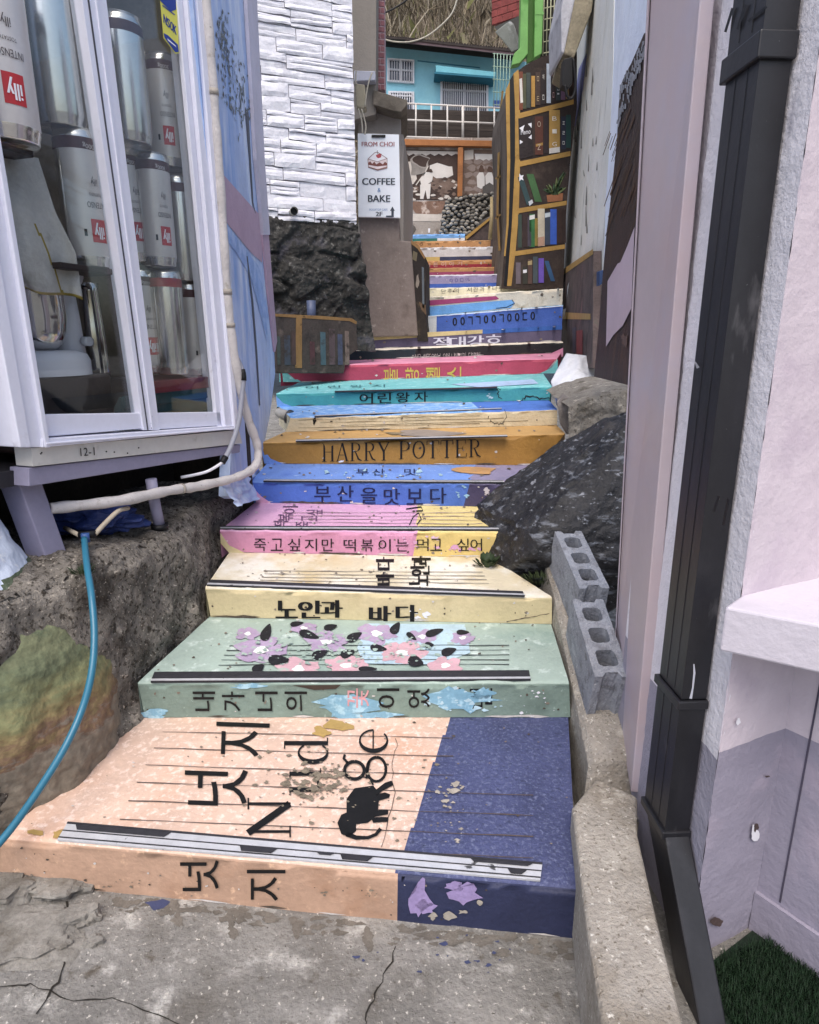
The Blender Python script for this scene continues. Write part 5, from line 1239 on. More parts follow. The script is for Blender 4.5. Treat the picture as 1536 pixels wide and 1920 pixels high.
# wiring box and slab above
mb = MB(); SLB = mat('stained_slab', '9a9078', var=.25, vs=5, layers=(('5c5444', 5, .52, .68),), bump=.6)
sl = [onY(x, y, 6.3) for x, y in ((1056, 98), (1062, 70), (1090, -70), (1122, -70), (1110, 20), (1076, 110))]
mb.prism(sl, (0.05, .7, 0), SLB); mb.prism([onY(x, y, 6.29) for x, y in ((1053, 98), (1052, 20), (1070, -70), (1092, -70), (1064, 70), (1058, 100))], (0, .5, 0), mat('slab_side', 'b4b4bc', var=.15, vs=6, layers=(('7d7d86', 8, .55, .7),), bump=.4)); tag(mb.build('awning_slab', None, .01), 'stained concrete awning slab high on the right above the bookshelf mural', 'awning')
mb = MB(); mb.prism([onY(x, y, 5.9) for x, y in ((1058, 110), (1074, 106), (1074, 155), (1066, 165), (1054, 160), (1056, 130))], (0, .1, 0), BLACK)
mb.tube(smooth_path([onY(x, y, 5.9) for x, y in ((1060, 160), (1064, 180), (1072, 184), (1078, 172), (1079, 150), (1075, 110))], 5), .012, BLACK, 8)
tag(mb.build('cable_box', None, .004), 'black cable box with a loop of wire under the awning slab', 'cable box')
# ------------------------------------------------------------------ bookshelf mural wall at the bend
BY = 7.08; bkp = yplane(BY); bks = lambda x, y, off=0: onY(x, y, BY - off)
SHD = mat('shelf_dark_brown', '3b302c', var=.22, vs=5, layers=(('4d4039', 7, .52, .68),), bump=.25); SHY = mat('shelf_ochre', 'b0883c', var=.12, vs=8, layers=(('8f6c2c', 9, .58, .7),), bump=.2)  # dark brown ground colour of the painted bookshelf, and its ochre boards
WOODP = mat('painted_wood_grey', '6e645a', var=.2, vs=5, layers=(('4a423b', 7, .5, .64, (1, 1, .12)), ('8d8275', 14, .58, .68, (1, 1, .15))), bump=.3)
mb = MB()
ol = [(940, 540), (950, 420), (952, 300), (948, 200), (951, 165), (962, 140), (985, 122), (1012, 108), (1050, 96), (1082, 96), (1082, 200), (1070, 300), (1062, 400), (1056, 545)]
mb.prism([bks(x, y) for x, y in ol], (0.02, 1.25, .0), SHD, WOODP)
Z = 0
def bd(q, m, off=.004): mb.decal(q, bks, m, off)
bd([(963, 138), (972, 130), (975, 150), (976, 280), (973, 400), (967, 470), (959, 536), (951, 536), (960, 420), (966, 300), (966, 200)], SHY)
bd([(956, 150), (963, 138), (966, 200), (966, 300), (960, 420), (951, 536), (945, 536), (954, 420), (957, 300), (956, 200)], BLACK, .0042)
bd([(948, 170), (956, 152), (956, 200), (957, 300), (954, 420), (948, 480), (945, 480), (950, 420), (951, 300)], SHY, .0044)
for a, b, t in (((970, 213), (1076, 186), 9), ((972, 303), (1070, 283), 9), ((970, 391), (1063, 376), 8), ((965, 471), (1060, 458), 8)):
    bd([a, b, (b[0], b[1] + t), (a[0], a[1] + t + 1)], SHY, .005)
def bk(x, y, w_, h, c, lean=0, txt=None, tc=None):
    bd([(x - w_ / 2 + lean, y - h), (x + w_ / 2 + lean, y - h), (x + w_ / 2, y), (x - w_ / 2, y)], paint(c, layers=(('3b302c', 30, .66, .76),)), .0055)
    if txt: putrow(mb, txt, x + lean * .8, y - h * .8, x + lean * .2, y - h * .2, w_ * .42, h * .3 / max(len(txt), 1), lambda a, b, off=0: bks(a, b, off + .004), paint(tc or 'd8d4cc'), 0)
for a in ((977, 206, 7, 72, '7a3f28'), (984, 204, 7, 66, '4f5238'), (991, 202, 8, 66, '3f4a46'), (1000, 200, 7, 58, 'b88a34'), (1009, 197, 9, 62, '4a3a34', 0, 'ㅁㅌ', 'b9a27a'), (1019, 195, 8, 64, '31292a', 0, '채ㅁ'), (1029, 193, 8, 74, 'b9c6d6'), (1038, 191, 7, 66, '2f2628', 0, 'ㅁㅁ', 'b08a8a'), (1047, 188, 9, 62, '3a4446', 0, 'Bbebul', 'c8ccd0'), (1056, 187, 8, 30, '7d5f7c'), (1064, 185, 6, 26, '9a7a4a')): bk(*a)
bd([(974, 148), (979, 146), (981, 192), (976, 193)], paint('d5d2ca'), .0062)
bd([(972, 222), (998, 218), (1000, 292), (974, 299)], paint('2a2022'), .0055); bd([(974, 240), (984, 234), (980, 246)], WHITE, .006); bd([(990, 232), (997, 230), (997, 240)], WHITE, .006); bd([(975, 262), (981, 266), (975, 270)], WHITE, .006); bd([(991, 258), (997, 252), (997, 261)], WHITE, .006)
put(mb, 'Memo', 986, 247, 18, 9, bks, WHITE, 0, -.15, .0064)
for a in ((1011, 290, 15, 72, '5c3226', 0, 'OZ', 'b8a492'), (1024, 287, 8, 68, '33262a'), (1040, 286, 20, 80, 'b88f3e', 0, 'BIG', 'e8e0d0'), (1057, 280, 9, 62, '2c3040', 0, 'ㅍㄹㅁ'), (1066, 277, 9, 62, '1f4440')): bk(*a)
bd([(1030, 278), (1050, 275), (1050, 285), (1030, 288)], paint('ddd8d0'), .0062); bd([(1005, 270), (1018, 267), (1018, 272), (1005, 275)], SHY, .0062)
bk(993, 384, 10, 52, '2f4a4e', -17); bk(1010, 378, 13, 52, '3f6a3c', -16); bd([(974, 325), (977, 329), (982, 328), (980, 333), (982, 338), (977, 336), (974, 340), (974, 334)], WHITE, .006)
bd([(991, 378), (998, 374), (1000, 380), (993, 386)], paint('c9ced6'), .0062)
bd([(1025, 366), (1056, 362), (1055, 376), (1027, 379)], paint('a0643c'), .006)
for a in range(26):
    an = R(random.uniform(15, 165)); l = random.uniform(12, 48 if 60 < math.degrees(an) < 110 else 24); x0 = 1041 + random.uniform(-6, 6)
    mb.ribbon([(x0, 365), (x0 + math.cos(an) * l * .6, 365 - math.sin(an) * l * .7), (x0 + math.cos(an) * l, 365 - math.sin(an) * l)], [2, 4.5, .6], bks, paint('3f5a3a' if a % 3 else '6a7a48'), .0062)
for a in ((975, 464, 7, 62, '3a4a42'), (985, 463, 9, 64, '3a2a28'), (993, 462, 7, 56, '4a4450'), (998, 463, 10, 62, '2f6e3c'), (1006, 461, 6, 52, '8a742c'), (1015, 461, 13, 70, 'c2b8a2'), (1027, 459, 10, 62, '3a4558'), (1038, 458, 12, 66, '2f5cc0'), (1049, 456, 9, 66, '3a2620'), (1058, 455, 7, 62, '33221e')): bk(*a)
bd([(1009, 445), (1021, 443), (1021, 460), (1009, 462)], paint('b08a72'), .0062); bd([(993, 404), (1003, 402), (1003, 410), (993, 412)], paint('d9dbd8'), .0062); bd([(1022, 400), (1032, 398), (1032, 406), (1022, 408)], paint('c2ccd4'), .0062)
for a in ((972, 532, 9, 40, '6a5f68'), (985, 532, 9, 32, '35352f'), (994, 532, 8, 46, '57403a'), (1004, 531, 9, 50, '46525a'), (1015, 530, 10, 46, '6a50b8'), (1037, 527, 8, 38, '2f5a86', -12)): bk(*a)
bd([(981, 506), (988, 505), (988, 511), (981, 512)], WHITE, .0062); bd([(990, 490), (998, 488), (998, 496), (990, 497)], paint('b09a6a'), .0062)
# side return: painted shelf curves
a0, a1 = onY(950, 420, BY), V((0.02, 2.0, 0))
xs = onY(948, 420, BY).x - .004
rsd = lambda x, y, off=0: on((V((xs, BY, 0)), V((-1, 0, 0))), x, y) + V((-.004 - off, 0, 0))
mb.ribbon([(944, 170), (938, 230), (936, 300), (934, 400), (938, 470)], 4, rsd, SHY); mb.ribbon([(934, 250), (942, 245)], 3, rsd, SHY); mb.ribbon([(930, 335), (940, 330)], 3, rsd, SHY); mb.ribbon([(930, 410), (940, 402)], 3, rsd, SHY)
tag(mb.build('bookshelf_mural_wall', recalc=False), 'tall rounded wall painted as a bookshelf full of books at the bend of the stairs', 'mural wall')

# ------------------------------------------------------------------ white stone clad house on the left
SX = vplane(-1.36, 5.15, -.38, 5.52); SN = SX[1]; ssf = surf(SX); sd = V((.98, .37, 0)).normalized()
clad = thing('stone_clad_house', (-.9, 5.4, 1.4), 'house wall clad in white split stone above the black stones', 'house')
CLW = mat('cladding_white', 'dfdfe8', var=.07, vs=4, layers=(('b4b2bc', 6, .6, .76), ('eeeef4', 10, .55, .65)), bump=.6, bs=30, rough=.7)
c0 = ssf(455, 395); c1 = ssf(668, 410)
mb = MB(); L0 = c0; wid = (c1 - c0).length * 1.0; dirw = V((c1.x - c0.x, c1.y - c0.y, 0)).normalized(); z0 = c0.z - .0
mb.prism([c0 - SN * .02 + V((0, 0, -.06)), c0 + dirw * (wid + .0) - SN * .02 + V((0, 0, -.06)), c0 + dirw * wid - SN * .02 + V((0, 0, 2.6)), c0 - SN * .02 + V((0, 0, 2.6))], -SN * .4, mat('cladding_joint', '8d8b94', var=.1))
z = z0 - .05; row = 0
while z < z0 + 2.35:
    hh = random.uniform(.075, .105); x = -random.uniform(0, .3)
    while x < wid:
        l = random.uniform(.22, .52); xa, xb = max(x, 0), min(x + l, wid)
        if xb - xa > .03:
            # each slab is two or three split ledges of different depth
            nl = random.choice((1, 2, 2, 3)); cuts = sorted([0, 1] + [random.uniform(.25, .75) for _ in range(nl - 1)])
            for v0, v1 in zip(cuts, cuts[1:]):
                dpt = random.uniform(.008, .026); tl = random.uniform(-.008, .008); zz0, zz1 = z + hh * v0 + .0015, z + hh * v1 - .001
                A_ = c0 + dirw * (xa + .002); B_ = c0 + dirw * (xb - .002)
                n = 7; sk = random.uniform(-.012, .012)
                def fn(u, v):
                    p = A_.lerp(B_, u); zz = zz0 + (zz1 - zz0) * v; e = 1 if 0 < v < 1 else .0
                    dd = dpt + tl * (v - .5) + .007 * noise.noise(V((p.x * 9, zz * 30, row)))
                    q = V((p.x, p.y, zz + sk * (u - .5) + .006 * noise.noise(V((p.x * 14, v * 2 + zz * 5, 3)))))
                    return q + SN * (max(dd, .002) if 0 < v < 1 and 0 < u < 1 else max(dd * .72, .001))
                mb.grid(fn, n, 3, CLW, False)
                q0, q1, q2, q3 = [V((P_.x, P_.y, zz)) for P_, zz in ((A_, zz0), (B_, zz0), (B_, zz1), (A_, zz1))]
                o_ = SN * (dpt * .55)
                mb.face([q0 - SN * .02, q1 - SN * .02, q1 + o_, q0 + o_], CLW); mb.face([q3 - SN * .02, q2 - SN * .02, q2 + o_, q3 + o_], CLW); mb.face([q1 - SN * .02, q2 - SN * .02, q2 + o_, q1 + o_], CLW); mb.face([q0 - SN * .02, q3 - SN * .02, q3 + o_, q0 + o_], CLW)
        x += l
    z += hh; row += 1
mb.build('stone_cladding', clad, recalc=False)
mb = MB(); mb.prism([ssf(x, y) for x, y in ((480, 388), (668, 404), (668, 450), (640, 420), (600, 405), (540, 400), (480, 402))], -SN * .25, WHITE); mb.build('white_plinth', clad)
# black stone base
STN = mat('basalt_stone', '3b3a38', var=.35, vs=9, layers=(('1c1b1a', 6, .5, .66), ('6f6e6a', 22, .58, .7), ('52505a', 5, .56, .7), ('a09c94', 50, .68, .75)), bump=1.0, bs=30, rough=.8)
mb = MB(); q = [ssf(492, 640), ssf(700, 660), ssf(668, 405), ssf(498, 392)]
def shf(p, u, v):
    e, cval = stones(V((p.x, p.y, p.z * 1.35)), 3.1, 3.0); e = min(e * 2.2, 1); e = e * e * (3 - 2 * e)
    edge = min(1, (1 - v) * 14) ** .5
    return (.01 + .075 * e * (.45 + .55 * cval) + .03 * e * noise.noise(p * 5 + V((cval * 9, 0, 0))) - .02 * abs(fr(p, 6, 1)) + .012 * fr(p, 24, 2)) * edge + .05 * (1 - v) * 1
relief(mb, q, 150, 170, shf, STN, SN)
# arched top lip
tag(mb.build('black_stone_wall'), 'rough wall of black natural stones under the white cladding', 'stone wall')
mb = MB(); p = ssf(547, 400, .06); mb.tube([p, p + SN * .05], [.03, .03], mat('drain_plastic', 'b4b0a8'), 14, False); mb.tube([p - SN * .02, p + SN * .01], .028, BLACK, 14); tag(mb.build('drain_pipe_stub'), 'short white drain stub at the top of the black stones', 'pipe')
mb = MB(); p = ssf(579, 582, .10); mb.tube([p + V((0, 0, .07)), p + V((0, 0, -.12))], .036, mat('pipe_bluegrey', '4f5a78', rough=.4, var=.1), 14); tag(mb.build('standing_pipe'), 'blue grey standing pipe in front of the lowest black stones', 'pipe')
# low painted wall in front
LP = vplane(-1.3, 4.75, -.4, 5.45); lps = surf(LP)
mb = MB(); BRW = mat('mural_bookcase_brown', '4e4440', var=.25, vs=6, layers=(('302a28', 6, .5, .66), ('6f6058', 8, .58, .7)), bump=.35)
mb.prism([lps(x, y) for x, y in ((513, 588), (600, 592), (660, 597), (669, 603), (670, 640), (672, 655), (650, 670), (645, 700), (519, 700))], -LP[1] * .22, BRW)
TANP = paint('8f6a3a', layers=(('5c4428', 20, .6, .7),)); GRB = mat('grey_brown_cap', '857a70', var=.15)
mb.decal([(513, 588), (600, 592), (660, 597), (669, 603), (668, 608), (655, 602), (513, 593)], lps, TANP, .003); mb.decal([(555, 592), (566, 592), (566, 690), (553, 690)], lps, TANP, .0034)
for x, wd, y0, c in ((538, 11, 628, '434956'), (550, 8, 620, '523e3a'), (605, 10, 622, '48606a'), (622, 11, 616, '5e4c50'), (637, 9, 626, '4a5068'), (650, 8, 620, '7a6860'), (522, 6, 630, '48524f'), (585, 9, 640, '58363a')):
    mb.decal([(x - wd / 2, y0), (x + wd / 2, y0 + 1), (x + wd / 2 + 1, 684), (x - wd / 2 + 1, 684)], lps, paint(c, layers=(('3a302c', 20, .5, .7),)), .0036)
tag(mb.build('low_painted_wall', None, .006), 'low wall painted with a dim bookcase, left of the crimson step', 'wall')

# concrete pillar and sign
GPIL = mat('pillar_concrete', '7f746e', var=.16, vs=4, layers=(('5d534d', 4, .55, .74), ('9d938d', 20, .62, .72), ('4c433e', 9, .66, .8, (1, 1, .3))), bump=.5, bs=30, rough=.9)
pil = thing('gate_pillar', (-.25, 6.2, 1.55), 'grey concrete pillar with a dark painted edge beside the upper steps', 'pillar')
PY = 6.12; gsf = lambda x, y, off=0: onY(x, y, PY - off)
mb = MB(); mb.prism([gsf(x, y) for x, y in ((671, 404), (749, 408), (750, 451), (771, 452), (776, 520), (784, 630), (698, 632), (688, 560), (678, 470))], (0, .5, 0), GPIL); mb.build('pillar_body', pil, .012)
DKE = mat('painted_dark_edge', '2b2522', var=.25, vs=7, layers=(('4a4030', 7, .58, .7),), bump=.3)
mb = MB(); e0 = [gsf(x, y, -.02) for x, y in ((771, 450), (785, 460), (798, 482), (799, 600), (803, 640), (783, 640))]
mb.prism(e0, (.06, .75, 0), DKE)
esf = lambda x, y, off=0: gsf(x, y, -.02 + off)
mb.decal([(771, 450), (785, 460), (798, 482), (796, 486), (783, 466), (771, 457)], esf, TANP, .003); mb.decal([(775, 470), (783, 474), (781, 490), (773, 486)], esf, paint('6a6048'), .0034); mb.decal(blot(783, 528, 3, 12), esf, paint('8a8074'), .0034); mb.decal([(791, 500), (795, 502), (796, 580), (792, 575)], esf, paint('5a646c'), .0034); mb.decal([(785, 565), (798, 572), (800, 592), (790, 580)], esf, paint('5f4a34'), .0034)
mb.build('painted_edge', pil, .004)
sgn = thing('cafe_sign', (-.35, 6.0, 2.7), 'white sign board with a cake slice drawing standing on the concrete pillar', 'sign')
SGY = 6.05; sgf = lambda x, y, off=0: onY(x, y, SGY - off)
SGW = mat('sign_white', 'e2e9f2', rough=.5, var=.03, vs=3, bump=.03); SGT = mat('sign_slate', '3c4450', rough=.5, var=.05, bump=0); SGR = mat('sign_rose', 'a0646a', rough=.5, var=.05, bump=0); SGB = mat('sign_blue', '5a86b8', rough=.5, var=.05, bump=0)
mb = MB(); mb.prism([sgf(x, y) for x, y in ((671, 250), (748, 252), (751, 408), (672, 406))], (0, .04, 0), SGW); board = mb
mb = MB(); mb.prism([sgf(x, y, .001) for x, y in ((697, 253), (723, 253), (723, 258), (697, 258))], (0, -.012, 0), BLACK); mb.build('handle', sgn, .003)
mb = board
put(mb, 'FROM CHOI', 709, 270, 61, 8.5, sgf, SGR, bold=.25); put(mb, 'COFFEE', 710, 340, 61, 12.5, sgf, SGT, bold=.5); put(mb, '&', 711, 356, 6, 8, sgf, SGB); put(mb, 'BAKE', 711, 372, 41, 12.5, sgf, SGT, bold=.5); put(mb, 'ROOFTOP CAFE', 710, 393, 34, 4, sgf, SGB); put(mb, '2F', 711, 401, 12, 8, sgf, SGT, bold=.4)
mb.decal([(724, 404), (734, 404), (734, 395), (731.5, 395), (736, 387), (740.5, 395), (738.5, 395), (738.5, 407), (724, 407)], sgf, SGT)
CK = paint('e8d9dc'); CKB = mat('cake_brown', '7a4a44', var=.05, bump=0); 
mb.decal([(690, 298), (703, 286), (708, 285), (726, 297), (708, 303)], sgf, WHITE, .003); mb.decal([(690, 298), (708, 303), (726, 297), (726, 315), (708, 319), (691, 313)], sgf, CK, .0032)
mb.decal([(691, 305), (694, 302), (698, 307), (702, 303), (706, 308), (712, 304), (718, 308), (722, 303), (726, 306), (726, 310), (708, 312), (691, 309)], sgf, CKB, .0036); mb.decal([(691, 312), (708, 317), (726, 312), (726, 315), (708, 319), (691, 314)], sgf, mat('cake_tan', '9a7a72', var=.05, bump=0), .0036)
mb.decal(blot(711, 292, 5, 4.5, 14, .02), sgf, mat('cherry_red', 'b04a52', var=.05, bump=0), .004)
mb.ribbon([(709, 289), (707, 285), (708, 282)], 1, sgf, SGT, .004); mb.ribbon([(690, 298), (703, 286), (708, 285), (726, 297), (726, 315), (708, 319), (691, 313), (690, 298)], 1, sgf, CKB, .0042); mb.ribbon([(690, 298), (708, 303), (726, 297)], .8, sgf, CKB, .0042)
mb.build('board', sgn)

# grey house on the left behind the cladding
gh = thing('grey_house', (-.5, 7, 1.5), 'plain taupe house side with a sloped cap, above and behind the sign', 'house')
GRW = mat('taupe_wall', '857f78', var=.07, vs=2, bump=.25); GRW2 = mat('taupe_wall_light', '9a938e', var=.08, vs=4, layers=(('7c756f', 4, .55, .72),), bump=.25)
mb = MB(); mb.prism([onY(x, y, 6.6) for x, y in ((640, -80), (706, -80), (705, 132), (705, 214), (640, 230))], (0.0, .6, 0), GRW); mb.build('upper_wall', gh)
mb = MB(); mb.prism([onY(x, y, 6.5) for x, y in ((664, 132), (704, 133), (704, 150), (664, 152))], (0, .12, 0), mat('beam_pale', 'b0b4c4', var=.1, vs=6, bump=.2)); mb.build('pale_beam', gh, .005)
mb = MB(); mb.prism([onY(x, y, 6.75) for x, y in ((672, 170), (752, 206), (750, 470), (672, 470))], (0, .5, 0), GRW2); mb.prism([onY(x, y, 6.8) for x, y in ((746, 250), (757, 252), (757, 470), (746, 470))], (.1, 2.2, 0), GRW2); mb.build('lower_wall', gh, .006)
mb = MB(); mb.prism([onY(x, y, 6.55) for x, y in ((700, 168), (764, 187), (764, 196), (752, 210), (738, 208), (700, 196))], (0, .9, 0), mat('cap_concrete', '6f685e', var=.2, vs=5, layers=(('4a443c', 6, .52, .7),), bump=.5)); mb.build('sloped_cap', gh, .006)
mb = MB(); bw = MB()
BRK = mat('brick_mauve', '8a5a62', var=.2, vs=14, bump=.4); MRT = mat('mortar_pink', 'b49aa2', var=.1)
bw.prism([onY(x, y, 7.05) for x, y in ((704, -80), (719, -80), (722, 168), (704, 168))], (0, .4, 0), MRT)
for r_ in range(20):
    y = -70 + 12 * r_
    for x0, x1 in (((705, 713), (714, 721)) if r_ % 2 else ((705, 709), (710, 721))):
        bw.prism([onY(x, yy, 7.045) for x, yy in ((x0, y), (x1, y + 1), (x1, y + 10), (x0, y + 9))], (0, .02, 0), BRK)
bw.build('brick_corner', gh)
mtr = thing('meter_box', (-.6, 6.3, 3.3), 'beige electric meter box hanging at the end of the white cladding', 'meter box')
mb = MB(); MTB = mat('meter_beige', '9a937e', var=.12, vs=6, bump=.15); mb.prism([onY(x, y, 6.0) for x, y in ((666, 156), (684, 158), (687, 200), (681, 204), (668, 200))], (0, .12, 0), MTB); mb.build('box_body', mtr, .008)
mb = MB()
for L in ([(684, 200), (690, 160), (698, 136)], [(672, 204), (678, 225), (680, 250)], [(678, 204), (686, 235), (684, 252)], [(668, 132), (667, 150), (668, 158)]): mb.tube(smooth_path([onY(x, y, 6.0) for x, y in L], 6), .006, mat('cable_pale', 'b4ae9e', rough=.5), 6)
mb.build('meter_cable', mtr)

# ------------------------------------------------------------------ far: mural wall with timber frame
MY = 10.6; msf = lambda x, y, off=0: onY(x, y, MY - off)
mur = thing('timber_framed_mural', (.8, MY, 2.8), 'timber framed wall with sepia mural at the head of the stairs', 'mural wall')
SEP = mat('mural_sepia_dark', '4a3a34', var=.2, vs=4, bump=.15); SEPL = mat('mural_sepia_light', 'cfc6bc', var=.1, vs=5, bump=.15); SEPM = mat('mural_sepia_mid', '7d685c', var=.18, vs=5, layers=(('5a483e', 6, .52, .66),), bump=.15); SEPW = mat('mural_white', 'd8d2cc', var=.06, bump=.1)
CNW = mat('mural_lower_wall', 'a39a92', var=.16, vs=4, layers=(('7a6a5e', 5, .54, .7), ('cfc6c0', 8, .56, .68)), bump=.3)
mb = MB(); mb.prism([msf(x, y) for x, y in ((748, 258), (960, 258), (960, 470), (748, 470))], (0, .3, 0), CNW)
mb.decal([(755, 280), (860, 282), (860, 375), (757, 375)], msf, SEP, .004); mb.decal([(756, 304), (775, 302), (782, 335), (775, 345), (757, 350)], msf, SEPL, .006)
mb.decal([(757, 282), (860, 284), (860, 290)] + [(855 - 8 * i, 288 + (4 if i % 2 else 0)) for i in range(12)], msf, SEPL, .006)
mb.decal([(806, 310), (820, 305), (842, 312), (848, 312), (850, 328), (840, 333), (818, 334), (806, 326)], msf, SEPW, .006)
mb.decal(blot(830, 346, 30, 14, 20, .2), msf, SEPM, .0055)
for i in range(46): x, y = random.uniform(806, 856), random.uniform(335, 373); mb.decal(blot(x, y, random.uniform(3, 6), random.uniform(1.6, 3), 9, .2), msf, random.choice((SEPL, SEPM, SEPM, SEP)), .0065 + i * .00005)
for i in range(26): x, y = random.uniform(757, 785), random.uniform(350, 373); mb.decal(blot(x, y, random.uniform(3, 6), random.uniform(2, 3.4), 9, .2), msf, random.choice((SEPL, SEPM, SEP)), .0065 + i * .00005)
# jar carried on a shoulder frame, and the carrier
mb.decal(blot(784, 312, 16, 20, 24, .02), msf, mat('jar_grey', '8f8882', var=.2, vs=8), .009); mb.decal(blot(790, 302, 17, 13, 24, .02), msf, mat('jar_rim', 'a09790', var=.1), .0095); mb.decal(blot(790, 302, 14, 10.5, 24, .02), msf, SEP, .01)
mb.ribbon([(803, 311), (796, 325), (785, 340), (780, 347)], 2, msf, SEPL, .0105)
mb.decal([(796, 322), (806, 322), (812, 330), (810, 340), (800, 346), (790, 346), (788, 338)], msf, SEPW, .0105); mb.decal([(788, 346), (808, 344), (806, 372), (801, 373), (798, 356), (794, 373), (788, 373)], msf, SEPW, .0108); mb.decal(blot(806, 320, 5, 4), msf, SEP, .011)
mb.decal([(764, 378), (838, 376), (832, 398), (810, 404), (780, 400)], msf, mat('mural_rust', '8a6a58', var=.3, vs=6, layers=(('c9b7aa', 7, .55, .65), ('4a2c20', 6, .58, .7)), bump=.2), .004); mb.decal([(758, 400), (832, 402), (825, 415), (760, 414)], msf, SEPL, .0045)
mb.decal(blot(760, 395, 9, 13), msf, SEP, .006); mb.decal(blot(766, 425, 12, 16), msf, mat('mural_grey', '5c5652', var=.2), .005); mb.decal([(803, 428), (807, 428), (806, 436), (803, 436)], msf, WHITE, .006)
# right panel with two seated figures in white
mb.decal([(868, 280), (936, 282), (936, 375), (868, 375)], msf, SEPM, .004)
for r_ in range(5):
    for c_ in range(4): x, y = 878 + c_ * 17 + (r_ % 2) * 7, 302 + r_ * 13; mb.decal(blot(x, y, 8, 5.6, 12, .12), msf, mat('mural_stone', '93827a', var=.15), .005 + r_ * .0001)
mb.decal([(871, 282), (888, 280), (888, 298), (871, 300)], msf, SEPL, .006); mb.decal([(890, 288), (928, 289), (928, 300), (922, 298), (917, 301), (912, 298), (906, 301), (900, 298), (892, 300)], msf, SEPW, .0062)
for x in (902, 918): mb.decal([(x - 7, 350), (x - 8, 330), (x - 3, 323), (x + 4, 323), (x + 7, 332), (x + 7, 350), (x, 354)], msf, SEPW, .008 + x * 1e-6); mb.decal(blot(x + 1, 317, 5.2, 6.5, 14, .05), msf, mat('mural_face', '5c4438', var=.1), .0085)
mb.decal([(905, 350), (918, 342), (930, 350), (928, 362), (905, 362)], msf, mat('mural_grey', '5c5652'), .009)
mb.build('mural_panel', mur)
TIM = mat('timber_orange', 'a86a34', var=.14, vs=5, layers=(('80502a', 7, .55, .7, (.2, 1, 1)),), bump=.3)
for q in ([(745, 260), (962, 264), (962, 275), (745, 272)], [(859, 276), (869, 276), (867, 376), (858, 376)], [(752, 275), (757, 275), (758, 380), (753, 380)]):
    mb = MB(); mb.prism([msf(x, y, .10) for x, y in q], (0, .09, 0), TIM); mb.build('timber_beam', mur, .006)
# pebble wall
PBL = [mat('pebble_pale', 'a59e92', var=.25, vs=9, bump=.4, bs=30), mat('pebble_dark', '6a645a', var=.3, vs=9, bump=.4, bs=30)]
PBW = mat('pebble_grey', '8f887c', var=.3, vs=9, layers=(('5c564c', 8, .55, .7), ('b0aaa0', 12, .58, .7)), bump=.4, bs=30); PBM = mat('pebble_mortar', '3f3a34', var=.2, bump=.5)
mb = MB(); PBY = 10.0; psf = lambda x, y, off=0: onY(x, y, PBY - off)
pol = [(826, 440), (830, 405), (833, 385), (842, 372), (870, 366), (926, 362), (926, 395), (905, 405), (882, 440)]
mb.prism([psf(x, y, -.06) for x, y in pol], (0, .4, 0), PBM)
def inpoly(x, y, P):
    c = False
    for (x0, y0), (x1, y1) in zip(P, P[1:] + P[:1]):
        if (y0 > y) != (y1 > y) and x < (x1 - x0) * (y - y0) / (y1 - y0) + x0: c = not c
    return c
pts = []
for _ in range(6000):
    x, y = random.uniform(824, 928), random.uniform(360, 440)
    if inpoly(x, y, pol) and all(((x - a) / 7.6) ** 2 + ((y - b) / 5.2) ** 2 > 1 for a, b in pts): pts.append((x, y))
for x, y in pts:
    c = psf(x, y, -.04); rx, rz, ry = random.uniform(.030, .042), random.uniform(.020, .029), .03; tl = random.uniform(-.5, .5)
    def fn(u, v):
        a, b = 6.283 * u, math.pi * (v - .5); p = V((rx * math.cos(b) * math.cos(a), ry * math.cos(b) * math.sin(a), rz * math.sin(b)))
        return c + V((p.x * math.cos(tl) - p.z * math.sin(tl), p.y, p.x * math.sin(tl) + p.z * math.cos(tl)))
    mb.grid(fn, 9, 6, random.choice([PBW, PBW] + PBL), True, True)
tag(mb.build('pebble_wall', recalc=False), 'low wall of rounded grey pebbles in front of the sepia mural', 'stone wall')
mb = MB(); p0, p1 = onY(919, 448, 8.9), onY(922, 370, 9.1); mb.tube([p0, p0.lerp(p1, .5) + V((.01, 0, 0)), p1], [.028, .024, .02], mat('bamboo_pole', '9a875c', var=.15, vs=9, rough=.5), 10); tag(mb.build('wooden_pole'), 'pale wooden pole leaning between the pebble wall and bookshelf mural', 'pole')
mb = MB(); mb.prism([onY(x, y, 9.5) for x, y in ((872, 444), (925, 402), (925, 470), (872, 470))], (0, .2, 0), DB); mb.prism([onY(x, y, 9.48) for x, y in ((872, 444), (925, 402), (925, 407), (874, 450))], (0, .05, 0), SHY)
tag(mb.build('sloped_brown_wall'), 'small brown wall with a sloping ochre top beside the topmost steps', 'wall')

# ------------------------------------------------------------------ blue house
HY = 13.5; hsf = lambda x, y, off=0: onY(x, y, HY - off)
bh = thing('blue_house', (.9, HY, 3.5), 'turquoise house with barred white windows beyond the stairs', 'house')
HBL = mat('house_turquoise', '8ed2e4', var=.07, vs=2, layers=(('78bed4', 1.6, .56, .74), ('94d0e0', 5, .6, .7)), bump=.2)
mb = MB(); mb.prism([hsf(x, y) for x, y in ((690, 84), (990, 116), (990, 262), (690, 262))], (0, 2.5, 0), HBL)
mb.prism([hsf(x, y, .001) for x, y in ((783, 113), (900, 126), (900, 128), (783, 115))], (0, -.01, 0), mat('house_line', '3a88a8')); mb.build('wall', bh)
ROOF = mat('roof_dark', '3a3230', var=.2, vs=6, bump=.4); FAS = mat('fascia_mauve', '7a6468', var=.1, vs=6, bump=.2)
mb = MB(); mb.prism([hsf(x, y, .5) for x, y in ((690, 70), (760, 74), (880, 88), (995, 100), (995, 95), (880, 84), (760, 69), (690, 66))], (0, 2.5, .7), ROOF)
